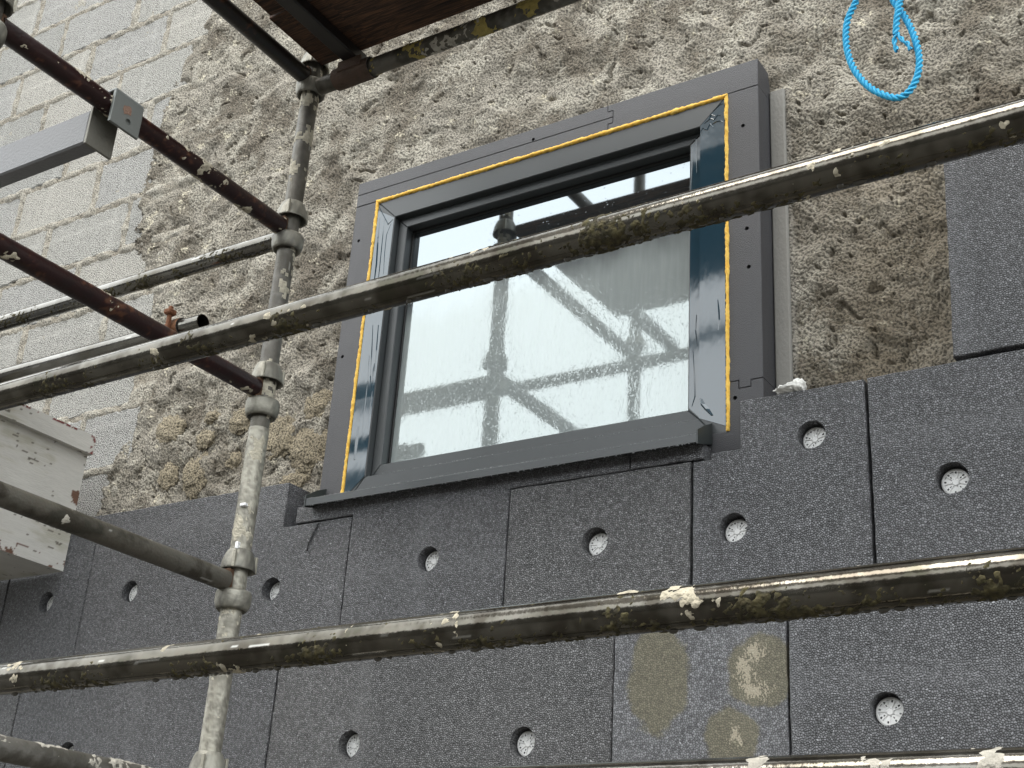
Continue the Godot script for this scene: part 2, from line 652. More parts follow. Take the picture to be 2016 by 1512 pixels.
	m = mat("rope_blue", Color(1, 1, 1), 0.45)
	m.vertex_color_use_as_albedo = true
	m = mat("earth", Color(0.10, 0.095, 0.085), 0.75)
	relief(m, sf, 2.0, true, Vector3(0.7, 0.7, 0.7))

func make_glass() -> void:
	# rain on the pane: runs and beads in the lower part, where the head of the window does not shelter it
	var size := 2048
	var h := PackedFloat32Array()
	h.resize(size * size)
	var streak := make_noise(1.0, 101, FastNoiseLite.TYPE_SIMPLEX_SMOOTH, 3)
	var edge := make_noise(3.0, 102, FastNoiseLite.TYPE_SIMPLEX_SMOOTH, 4)
	for y in size:
		var fy := float(y) / size
		for x in size:
			var fx := float(x) / size
			var lim := 0.30 - 0.10 * fx + 0.10 * edge.get_noise_2d(fx * 1.5, fy * 0.6)
			var wet := smoothstep(lim, lim + 0.16, fy)
			if wet <= 0.0: continue
			var w := streak.get_noise_2d(fx * 95.0 + 1.6 * streak.get_noise_2d(fx * 30.0, fy * 14.0), fy * 5.5)
			h[y * size + x] = wet * 0.20 * smoothstep(0.05, 0.5, w)
	rng.seed = 991
	for k in 9000:
		var cx := rng.randf() * size
		var cy := rng.randf() * size
		var fy := cy / size
		var fx := cx / size
		var keep := 0.05 + smoothstep(0.2, 0.5, fy + 0.12 * fx)
		if rng.randf() > keep: continue
		var rr := rng.randf_range(1.6, 3.0) if rng.randf() < 0.93 else rng.randf_range(3.0, 5.5)
		var n := int(ceil(rr))
		var tall := rng.randf_range(1.0, 1.7)
		for dy in range(-int(n * tall), int(n * tall) + 1):
			for dx in range(-n, n + 1):
				var xx := int(cx) + dx
				var yy := int(cy) + dy
				if xx < 0 or yy < 0 or xx >= size or yy >= size: continue
				var d := Vector2(dx, dy / tall).length() / rr
				if d < 1.0: h[yy * size + xx] = maxf(h[yy * size + xx], sqrt(1.0 - d * d) * rr / 4.5)
	rng.seed = 20241
	var b := PackedByteArray()
	b.resize(size * size)
	for k in size * size: b[k] = clampi(int(h[k] * 255.0), 0, 255)
	var img := Image.create_from_data(size, size, false, Image.FORMAT_L8, b)
	# the wet part is clouded by fine spray, the sheltered part is clear and dark behind its coating
	var small := 1024
	var tint := PackedByteArray()
	var metal := PackedByteArray()
	tint.resize(small * small * 3)
	metal.resize(small * small)
	for y in small:
		var fy := float(y) / small
		for x in small:
			var fx := float(x) / small
			var lim := 0.27 - 0.06 * fx + 0.08 * edge.get_noise_2d(fx * 1.5, fy * 0.6)
			var wet := smoothstep(lim - 0.05, lim + 0.20, fy) * clampf(0.95 + 0.07 * streak.get_noise_2d(fx * 60.0, fy * 4.0), 0, 1)
			var q := y * small + x
			var c := Color(0.27, 0.30, 0.32).lerp(Color(0.405, 0.45, 0.447), wet).linear_to_srgb()
			tint[q * 3] = c.r8
			tint[q * 3 + 1] = c.g8
			tint[q * 3 + 2] = c.b8
			metal[q] = int(255.0 * lerpf(0.94, 0.32, wet))
	var m := mat("glass", Color(1, 1, 1), 0.03, 1.0)
	m.albedo_texture = tex(Image.create_from_data(small, small, false, Image.FORMAT_RGB8, tint))
	m.metallic_texture = tex(Image.create_from_data(small, small, false, Image.FORMAT_L8, metal))
	m.metallic_specular = 0.5
	relief(m, img, 0.010)

# ------------------------------------------------------------------ setting

func make_ground() -> void:
	var s := Soup.new()
	s.quad(Vector3(-60, 0, -60), Vector3(60, 0, -60), Vector3(60, 0, 60), Vector3(-60, 0, 60), Vector3.UP)
	var o := MeshInstance3D.new()
	o.name = "ground"
	o.mesh = flat(s)
	o.material_override = M.earth
	add_child(o)
	tag(o, "", "", "", "structure")

func make_house_opposite() -> void:
	# the tubes and the film mirror a dark skyline behind the camera: a row of houses across the yard
	var t := thing("house_opposite", "dark rendered house across the yard mirrored in the wet tubes", "house", Vector3(-4, 0, 11))
	part("wall", box_mesh(Vector3(-22, 0, 10.0), Vector3(14, 4.3, 17), 0.02), mat("dark_render", Color(0.09, 0.085, 0.075), 0.9), t)
	var s := Soup.new()
	s.quad(Vector3(-22.4, 4.2, 9.6), Vector3(14.4, 4.2, 9.6), Vector3(14.4, 6.4, 13.5), Vector3(-22.4, 6.4, 13.5), Vector3(0, 1, -1))
	s.quad(Vector3(-22.4, 4.2, 17.4), Vector3(14.4, 4.2, 17.4), Vector3(14.4, 6.4, 13.5), Vector3(-22.4, 6.4, 13.5), Vector3(0, 1, 1))
	part("roof", flat(s), mat("slate", Color(0.05, 0.05, 0.055), 0.6), t)
	for k in 5:
		var x := -18.0 + 7.0 * k
		var w := part("window", box_mesh(Vector3(x - 0.6, 1.9, 9.93), Vector3(x + 0.6, 3.1, 10.02), 0.02), M.plastic_white, t)
		part("pane", box_mesh(Vector3(x - 0.5, 2.0, 9.915), Vector3(x + 0.5, 3.0, 9.935), 0.005), M.gasket, w)

func spaced(stops: Array) -> PackedFloat32Array:
	# stops = [[from, to, step], ...]
	var out := PackedFloat32Array()
	for s: Array in stops:
		var n := maxi(1, int(round((float(s[1]) - float(s[0])) / float(s[2]))))
		for k in n: out.append(float(s[0]) + (float(s[1]) - float(s[0])) * k / n)
	out.append(float(stops[-1][1]))
	return out

func edge_of_blocks(y: float) -> float:
	var pts := [[2.0, -3.40], [3.0, -3.44], [3.28, -3.31], [3.6, -3.38], [3.8, -3.47], [4.22, -3.56], [4.54, -3.50], [4.70, -3.48], [4.88, -3.38], [5.1, -3.39], [8.0, -3.4]]
	for k in pts.size() - 1:
		if y <= float(pts[k + 1][0]): return lerpf(pts[k][1], pts[k + 1][1], clampf((y - float(pts[k][0])) / (float(pts[k + 1][0]) - float(pts[k][0])), 0, 1))
	return -3.4

func sheet(xs: PackedFloat32Array, ys: PackedFloat32Array, f: Callable, opening := Rect2()) -> ArrayMesh:
	var v := PackedVector3Array()
	var c := PackedColorArray()
	var idx := PackedInt32Array()
	var nx := xs.size()
	var ny := ys.size()
	v.resize(nx * ny)
	c.resize(nx * ny)
	for j in ny:
		for i in nx:
			var got: Array = f.call(xs[i], ys[j])
			v[j * nx + i] = Vector3(xs[i], ys[j], got[0])
			c[j * nx + i] = got[1]
	idx.resize((nx - 1) * (ny - 1) * 6)
	var q := 0
	for j in ny - 1:
		for i in nx - 1:
			var a := j * nx + i
			if opening.has_point(Vector2(xs[i], ys[j])) and opening.has_point(Vector2(xs[i + 1], ys[j + 1])): continue
			idx[q] = a; idx[q + 1] = a + nx; idx[q + 2] = a + 1
			idx[q + 3] = a + 1; idx[q + 4] = a + nx; idx[q + 5] = a + nx + 1
			q += 6
	idx.resize(q)
	return build(v, idx, c)

func rubble_at(x: float, y: float) -> Array:
	var wx := x + 0.05 * noise_warp.get_noise_2d(x, y)
	var wy := y + 0.05 * noise_warp.get_noise_2d(x + 31.0, y)
	# broken mortar: lumps, torn ridges that run down to the side, pits
	var u := (wx + wy * 0.55)
	var w := (wy - wx * 0.30) * 1.5
	var lumps := noise_lump.get_noise_2d(wx, wy)
	var ridge := noise_mid.get_noise_2d(u, w)
	var fine := noise_fine.get_noise_2d(u, w)
	var grain := noise_grain.get_noise_2d(u, w)
	var tone := noise_tone.get_noise_2d(x, y)
	var patch := noise_patch.get_noise_2d(x * 0.9, y * 0.9)
	var z := WALL_Z + 0.018 * lumps + 0.0018 * ridge + 0.0031 * fine + 0.0022 * grain
	var pit := noise_patch.get_noise_2d(u * 1.7 + 50.0, w * 1.7)
	if pit < -0.45: z -= minf(0.014, (-0.45 - pit) * 0.16)
	# colours of the matter itself: brown old mortar, grey mortar, lime white scabs
	var col := Color(0.21, 0.188, 0.155).lerp(Color(0.40, 0.378, 0.338), clampf(0.52 + 1.3 * tone + 0.9 * patch + 0.30 * fine, 0, 1))
	var lime := noise_patch.get_noise_2d(x * 0.55 + 12.0, y * 0.55 + 7.0) + 0.35 * fine + 0.25 * ridge
	col = col.lerp(Color(0.58, 0.56, 0.505), clampf((lime - 0.18) * 2.2, 0, 0.6))
	var scab := noise_patch.get_noise_2d(x * 1.4 + 80.0, y * 1.4) + 0.3 * grain
	var lean := clampf((-x - 2.9) * 1.2, 0, 1)
	if scab > 0.62 - 0.17 * lean: col = Color(0.72, 0.675, 0.56)
	# browner, muddier stretch beside the window
	var mud := clampf((x + 1.0) * 6.0, 0, 1) * clampf((3.75 - y) * 3.0, 0, 1) * (0.75 + 0.5 * patch)
	col = col.lerp(Color(0.245, 0.205, 0.15), clampf(mud * 0.62, 0, 0.8))
	# grey smooth strip of fresh mortar where the surround was bedded
	var band := smoothstep(-1.008, -1.022, x + 0.004 * fine) * smoothstep(-2.43, -2.41, x)
	if band > 0.0 and y > 2.6 and y < 3.79:
		z = lerpf(z, WALL_Z + 0.004 + 0.002 * fine, band)
		col = col.lerp(Color(0.34, 0.325, 0.30) * (1.0 + 0.2 * patch), band)
	# the blocks take over here
	var e := edge_of_blocks(y) + 0.05 * patch + 0.03 * fine
	z -= 0.09 * smoothstep(e + 0.015, e - 0.05, x)
	return [z, col]

func make_rubble_wall() -> void:
	var t := thing("rubble_wall", "rough grey brown rubble stone wall with torn lime mortar around the window", "wall", Vector3(-1.6, 0, WALL_Z))
	var xs := spaced([[-3.72, -0.30, 0.0046], [-0.30, 0.4, 0.03], [0.4, 6.0, 0.4]])
	var ys := spaced([[0.0, 2.3, 0.3], [2.3, 2.66, 0.06], [2.66, 5.05, 0.0046], [5.05, 5.5, 0.03], [5.5, 8.0, 0.3]])
	part("rough_face", sheet(xs, ys, rubble_at, Rect2(-2.36, 2.70, 1.255, 1.11)), M.rubble, t)
	var strip := Soup.new()
	strip.col = Color(0.27, 0.26, 0.24)
	strip.box(Vector3(-1.0655, 2.70, WALL_Z - 0.03), Vector3(-1.024, 3.785, WALL_Z + 0.014), 0.004)
	part("mortar_strip", flat(strip), M.smooth_mortar, t, "smooth grey strip of mortar beside the surround")
	# tan stones that show through the mortar at the foot
	var spots := [[335, 850, 0.062, 0.050], [402, 866, 0.042, 0.034], [548, 862, 0.070, 0.066], [626, 800, 0.055, 0.046], [612, 882, 0.080, 0.072], [385, 935, 0.055, 0.070], [418, 824, 0.030, 0.022], [480, 828, 0.055, 0.04], [330, 935, 0.045, 0.055], [578, 950, 0.06, 0.03], [455, 905, 0.035, 0.03]]
	var k := 0
	for s: Array in spots:
		var p := px(s[0], s[1], WALL_Z)
		var deep := 0.0
		for q: Vector2 in [Vector2.ZERO, Vector2(s[2], 0), Vector2(-s[2], 0), Vector2(0, s[3]), Vector2(0, -s[3])]: deep += float(rubble_at(p.x + 0.7 * q.x, p.y + 0.7 * q.y)[0]) / 5.0
		p.z = deep - 0.004
		part("stone", lump(p, Vector3(s[2], s[3], 0.0145), Color(0.37, 0.325, 0.245), k + 3, 0.42, 20), M.rubble, t)
		k += 1
	# a scab of white foam squeezed out above the boards
	for b: Array in [[1552, 767, 0.030, 0.008], [1574, 760, 0.013, 0.015], [1563, 764, 0.022, 0.010]]:
		var p := px(b[0], b[1], -0.012)
		part("foam_scab", lump(p, Vector3(b[2], b[3], 0.02), Color.WHITE, k + 5, 0.6, 12), M.foam_white, t)
		k += 1

func make_block_wall() -> void:
	var t := thing("block_wall", "pale grey concrete block wall with smeared brown mortar joints", "wall", Vector3(-4.3, 0, WALL_Z))
	var xs := spaced([[-8.0, -5.0, 0.3], [-5.0, -3.25, 0.008]])
	var ys := spaced([[0.0, 2.5, 0.3], [2.5, 5.75, 0.008], [5.75, 8.0, 0.3]])
	var rows := 14
	var y0 := 5.075 - 9 * 0.2226
	var bed := func(x: float, y: float) -> Array:
		var n := noise_fine.get_noise_2d(x, y)
		var p := noise_patch.get_noise_2d(x + 60.0, y)
		var g := noise_grain.get_noise_2d(x, y)
		var z := WALL_Z - 0.0085 + 0.003 * n + 0.008 * p + 0.0015 * g
		# bed of the joint: mortar pressed out along the lines of the blocks
		var row := floori((y - y0) / 0.2226)
		var fy := absf(fposmod(y - y0 + 0.1113, 0.2226) - 0.1113)
		var shift := 0.0 if posmod(row, 2) == 0 else 0.2275
		var fx := absf(fposmod(x + 3.60 + shift + 0.2275, 0.455) - 0.2275)
		var d := minf(fy, fx)
		z += 0.0105 * smoothstep(0.024, 0.009, d) * (0.9 + 0.6 * p)
		var col := Color(0.36, 0.32, 0.255).lerp(Color(0.52, 0.49, 0.42), clampf(0.5 + 0.8 * p + 0.5 * n, 0, 1))
		return [z, col]
	part("mortar_bed", sheet(xs, ys, bed), M.mortar, t)
	var variants := []
	for k in 6:
		var w := 0.2155
		var h := 0.1025
		var poly := roughen(rect(-w, -h, w, h), 0.014, 0.0050)
		variants.append(slab(poly, 0.0, -0.06, [], 0.005))
	for row in range(-1, rows - 1):
		var yc := y0 + (row + 0.5) * 0.2226
		if yc < 2.75: continue
		var shift := 0.0 if posmod(row, 2) == 0 else 0.2275
		var k := 0
		while true:
			var x1 := -3.60 - shift + 0.455 - 0.455 * k
			var xc := x1 - 0.2275
			k += 1
			if xc < -5.3: break
			var e := edge_of_blocks(yc)
			if xc - 0.2 > e: continue
			var o := MeshInstance3D.new()
			o.name = "block"
			var keep := minf(1.0, (e + 0.03 - (xc - 0.2155)) / 0.431)
			o.mesh = variants[rng.randi() % 6]
			o.material_override = M["block_%d" % (rng.randi() % 4)]
			t.add_child(o, true)
			o.position = Vector3(xc - 0.2155 * (1.0 - keep), yc, WALL_Z - 0.002 + rng.randf_range(-0.003, 0.003)) - t.position
			o.scale = Vector3(keep, 1, 1)
			o.rotation.z = rng.randf_range(-0.006, 0.006)

# ------------------------------------------------------------------ insulation

func cap_mesh() -> ArrayMesh:
	var s := Soup.new()
	var around := 40
	var radii := [0.0, 0.006, 0.0082, 0.0120, 0.0160, 0.0190, 0.0234, 0.0264, 0.0294]
	var heights := [0.0046, 0.0046, 0.0026, 0.0026, 0.0026, 0.0026, 0.0026, 0.0026, 0.0010]
	var pt := func(r: int, a: int) -> Vector3:
		var ang := TAU * a / around
		return Vector3(cos(ang) * radii[r], sin(ang) * radii[r], heights[r])
	for r in radii.size() - 1:
		for a in around:
			var ph := a % 5
			# holes between the ribs, on two circles
			if r == 5 and ph == 2: continue
			if r == 3 and a % 10 == 7: continue
			var low := 0.0
			if r >= 2 and r <= 5 and (ph == 4 or ph == 0): low = 0.0024     # radial troughs
			var p0: Vector3 = pt.call(r, a)
			var p1: Vector3 = pt.call(r + 1, a)
			var p2: Vector3 = pt.call(r + 1, a + 1)
			var p3: Vector3 = pt.call(r, a + 1)
			var dz := Vector3(0, 0, -low)
			if r == 0: s.tri(p0, p1, p2, Vector3.BACK)
			else: s.quad(p0 + dz, p1 + dz, p2 + dz, p3 + dz, Vector3.BACK)
			if low > 0.0:
				s.quad(p0 if ph == 4 else p3, p1 if ph == 4 else p2, (p1 if ph == 4 else p2) + dz, (p0 if ph == 4 else p3) + dz, Vector3.LEFT)
	for a in around:
		var e0: Vector3 = pt.call(8, a)
		var e1: Vector3 = pt.call(8, a + 1)
		s.quad(e0, e1, e1 + Vector3(0, 0, -0.004), e0 + Vector3(0, 0, -0.004), e0)
	return flat(s)

func make_insulation() -> void:
	var t := thing("insulation_cladding", "layer of dark grey polystyrene insulation boards fixed below and beside the window", "cladding", Vector3(-1.8, 0, 0))
	var cap := cap_mesh()
	var back := -0.100
	# [outline, fixings, gap, colour label]
	var top := 2.850
	var mid := 2.352
	var low := 1.852
	var L := func(pts: Array) -> PackedVector2Array:
		var p := PackedVector2Array()
		for q: Array in pts: p.append(Vector2(q[0], q[1]))
		return p
	var boards := [
		# upper course, from the porch to the open end
		[L.call([[-4.6, mid], [-3.634, mid], [-3.634, top], [-4.6, top]]), []],
		[L.call([[-3.629, mid], [-3.251, mid], [-3.251, top - 0.003], [-3.629, top - 0.003]]), [Vector2(-3.428, 2.585)]],
		[L.call([[-3.246, mid], [-2.2305, mid], [-2.2305, 2.712], [-2.474, 2.712], [-2.474, top - 0.005], [-3.246, top - 0.005]]), [Vector2(-3.053, 2.582), Vector2(-2.487, 2.536)]],
		[L.call([[-2.2265, mid], [-1.7265, mid], [-1.7265, 2.7225], [-1.3905, 2.7225], [-1.3905, 2.764], [-2.43, 2.764], [-2.43, 2.7165], [-2.2265, 2.7165]]), [Vector2(-1.96, 2.565)]],
		[L.call([[-1.7235, mid], [-1.2315, mid], [-1.2315, 2.7195], [-1.7235, 2.7195]]), [Vector2(-1.477, 2.556)]],
		[L.call([[-1.3880, 2.7235], [-1.200, 2.7235], [-1.200, 2.764], [-1.3880, 2.764]]), []],
		[L.call([[-1.2235, mid], [-0.8155, mid], [-0.8155, top], [-1.107, top], [-1.107, 2.731], [-1.18, 2.731], [-1.18, 2.7165], [-1.2235, 2.7165]]), [Vector2(-0.939, 2.739), Vector2(-1.126, 2.547)]],
		[L.call([[-0.8085, mid], [0.45, mid], [0.45, 2.862], [-0.8085, top + 0.002]]), [Vector2(-0.643, 2.595)]],
		# third course, beside the bare wall
		[L.call([[-0.621, 2.866], [0.6, 2.868], [0.6, 3.366], [-0.606, 3.364]]), []],
		# lower course
		[L.call([[-4.6, low], [-3.459, low], [-3.459, mid - 0.003], [-4.6, mid - 0.003]]), []],
		[L.call([[-3.455, low], [-2.4235, low], [-2.4235, mid - 0.003], [-3.455, mid - 0.003]]), [Vector2(-3.194, 2.115)]],
		[L.call([[-2.4195, low], [-1.4175, low], [-1.4175, mid - 0.003], [-2.4195, mid - 0.003]]), [Vector2(-2.153, 2.11), Vector2(-1.646, 2.099)]],
		[L.call([[-1.4140, low], [-1.0085, low], [-1.0085, mid - 0.003], [-1.4140, mid - 0.003]]), []],
		[L.call([[-1.0030, low], [0.45, low], [0.45, mid - 0.003], [-1.0030, mid - 0.003]]), [Vector2(-0.804, 2.134)]],
		# course below the picture
		[L.call([[-4.6, 1.352], [-3.0, 1.352], [-3.0, low - 0.003], [-4.6, low - 0.003]]), []],
		[L.call([[-2.996, 1.352], [-1.9, 1.352], [-1.9, low - 0.003], [-2.996, low - 0.003]]), []],
		[L.call([[-1.896, 1.352], [-0.8, 1.352], [-0.8, low - 0.003], [-1.896, low - 0.003]]), []],
		[L.call([[-0.796, 1.352], [0.45, 1.352], [0.45, low - 0.003], [-0.796, low - 0.003]]), []],
	]
	for k in boards.size():
		var poly: PackedVector2Array = boards[k][0]
		var holes := []
		for h: Vector2 in boards[k][1]: holes.append([h, 0.0340 + rng.randf_range(-0.0012, 0.0012), 0.036])
		var z := BOARD_Z + rng.randf_range(-0.0015, 0.0015)
		var stained := k == 12
		var off := Vector2(1.4140, 2.349) if stained else Vector2(rng.randf(), rng.randf())
		var o := part("insulation_board", slab(roughen(poly, 0.03, 0.0011), z, back, holes, 0.0022, off), M.stained_polystyrene if stained else M[["polystyrene", "polystyrene_0", "polystyrene_1"][rng.randi() % 3]], t, "board with tan smears of dried adhesive" if stained else "")
		for h: Vector2 in boards[k][1]:
			var c := MeshInstance3D.new()
			c.name = "fixing_cap"
			c.mesh = cap
			c.material_override = M.plastic_white
			o.add_child(c, true)
			c.position = Vector3(h.x + rng.randf_range(-0.002, 0.002), h.y - rng.randf_range(0.0, 0.002), z - rng.randf_range(0.027, 0.033))
			c.rotation.z = rng.randf() * TAU
			c.rotation.x = rng.randf_range(-0.05, 0.05)
			c.rotation.y = rng.randf_range(-0.05, 0.05)
	# torn crack in the notched board: a split flake standing off the face
	var s := Soup.new()
	var path := [Vector2(626, 1029), Vector2(617, 1047), Vector2(609, 1066), Vector2(605, 1086)]
	for k in 3:
		var a := px(path[k].x, path[k].y, 0.001)
		var b := px(path[k + 1].x, path[k + 1].y, 0.001)
		var w := 0.007 - 0.0022 * k
		s.quad(a, a + Vector3(w, 0, 0.006), b + Vector3(w - 0.0022, 0, 0.004), b, Vector3.LEFT + Vector3.BACK)
	part("torn_flake", flat(s), M.gasket, t)

func make_surround() -> void:
	var t := thing("window_surround", "dark foam surround of interlocking pieces fixed round the window", "window surround", Vector3(-1.735, 2.75, SURROUND_Z))
	var zf := SURROUND_Z
	var zb := -0.215
	var xl := -2.397
	var xr := -1.067
	var yt := 3.845
	var yi := 3.760   # inner edges, where the foam bead runs
	var il := -2.317
	var ir := -1.152
	var P := func(pts: Array) -> PackedVector2Array:
		var p := PackedVector2Array()
		for q: Array in pts: p.append(Vector2(q[0], q[1]))
		return p
	var hole := func(x: float, y: float) -> Array: return [Vector2(x, y), 0.0054, 0.03]
	# head: two pieces hooked together, the longer one split along a scored line
	part("head_piece", slab(P.call([[xl, 3.8015], [-1.496, 3.8015], [-1.496, 3.822], [-1.513, 3.822], [-1.513, yt], [xl, yt]]), zf, zb, [hole.call(-1.755, 3.8085)], 0.0012, Vector2(0.1, 0.3)), M.surround_foam, t)
	part("head_piece", slab(P.call([[xl, 3.7595], [il, 3.7595], [il, yi], [-1.511, yi], [-1.511, 3.782], [-1.496, 3.782], [-1.496, 3.8003], [xl, 3.8003]]), zf, zb, [], 0.0012, Vector2(0.5, 0.7)), M.surround_foam, t)
	part("head_piece", slab(P.call([[-1.5098, yi], [ir, yi], [-1.123, 3.7612], [xr, 3.7612], [xr, yt], [-1.5118, yt], [-1.5118, 3.8230], [-1.4948, 3.8230], [-1.4948, 3.7808], [-1.5098, 3.7808]]), zf, zb, [], 0.0012, Vector2(0.2, 0.9)), M.surround_foam, t)
	# sides
	part("side_piece", slab(roughen(P.call([[xl, 2.74], [il, 2.74], [il, 3.7575], [xl, 3.7575]]), 0.05, 0.0008), zf, zb, [hole.call(-2.370, 3.632), hole.call(-2.376, 3.240)], 0.0012, Vector2(0.8, 0.1)), M.surround_foam, t)
	part("side_piece", slab(P.call([[ir, 2.926], [-1.1275, 2.926], [-1.1275, 2.9055], [-1.0985, 2.9055], [-1.0985, 2.9225], [xr, 2.9225], [xr, 3.7598], [ir, 3.7598]]), zf, zb, [hole.call(-1.110, 3.646), hole.call(-1.103, 3.336), hole.call(-1.099, 3.226)], 0.0012, Vector2(0.35, 0.15)), M.surround_foam, t)
	part("corner_piece", slab(P.call([[-1.30, 2.70], [xr, 2.70], [xr, 2.9210], [-1.0972, 2.9210], [-1.0972, 2.9040], [-1.1290, 2.9040], [-1.1290, 2.9245], [ir, 2.9245], [ir, 2.80], [-1.30, 2.80]]), zf, zb, [hole.call(-1.138, 2.882)], 0.0012, Vector2(0.65, 0.55)), M.surround_foam, t)
	part("corner_piece", slab(P.call([[-2.56, 2.68], [-2.2, 2.68], [-2.2, 2.738], [-2.4, 2.738], [-2.4, 2.79], [-2.56, 2.79]]), zf, zb, [], 0.0012, Vector2(0.65, 0.55)), M.surround_foam, t)
	# bead of yellow foam between surround and window frame
	var bead := func(p: Vector3, s: float, _a: float) -> Array:
		var n := noise_fine.get_noise_3dv(p * 1.3)
		var g := noise_grain.get_noise_3dv(p * 1.6)
		return [0.0019 * n + 0.0016 * g + 0.0022 * noise_patch.get_noise_3dv(p * 1.8), Color(0.84, 0.47, 0.055).lerp(Color(0.92, 0.62, 0.14), clampf(0.5 + n + g * 0.6, 0, 1))]
	var zc := zf - 0.0015
	part("foam_bead", tube_mesh(Vector3(il + 0.002, yi - 0.004, zc), Vector3(ir - 0.002, yi - 0.004, zc), 0.0062, 0.003, 10, bead), M.foam_yellow, t, "yellow foam bead along the window head")
	part("foam_bead", tube_mesh(Vector3(il + 0.004, yi, zc), Vector3(il + 0.004, 2.78, zc), 0.0050, 0.003, 10, bead), M.foam_yellow, t, "yellow foam bead down the window side")
	part("foam_bead", tube_mesh(Vector3(ir - 0.004, yi, zc), Vector3(ir - 0.004, 2.80, zc), 0.0050, 0.003, 10, bead), M.foam_yellow, t, "yellow foam bead down the window side")

# four mitred bars: outer and inner rectangles as [x0, y0, x1, y1]
func mitred(o: Array, i: Array, z_front: float, z_back: float, bevel: float) -> Array:
	var oc := [Vector2(o[0], o[1]), Vector2(o[2], o[1]), Vector2(o[2], o[3]), Vector2(o[0], o[3])]
	var ic := [Vector2(i[0], i[1]), Vector2(i[2], i[1]), Vector2(i[2], i[3]), Vector2(i[0], i[3])]
	var out := []
	for k in 4:
		var q := (k + 1) % 4
		out.append(slab(PackedVector2Array([oc[k], oc[q], ic[q], ic[k]]), z_front, z_back, [], bevel))
	return out

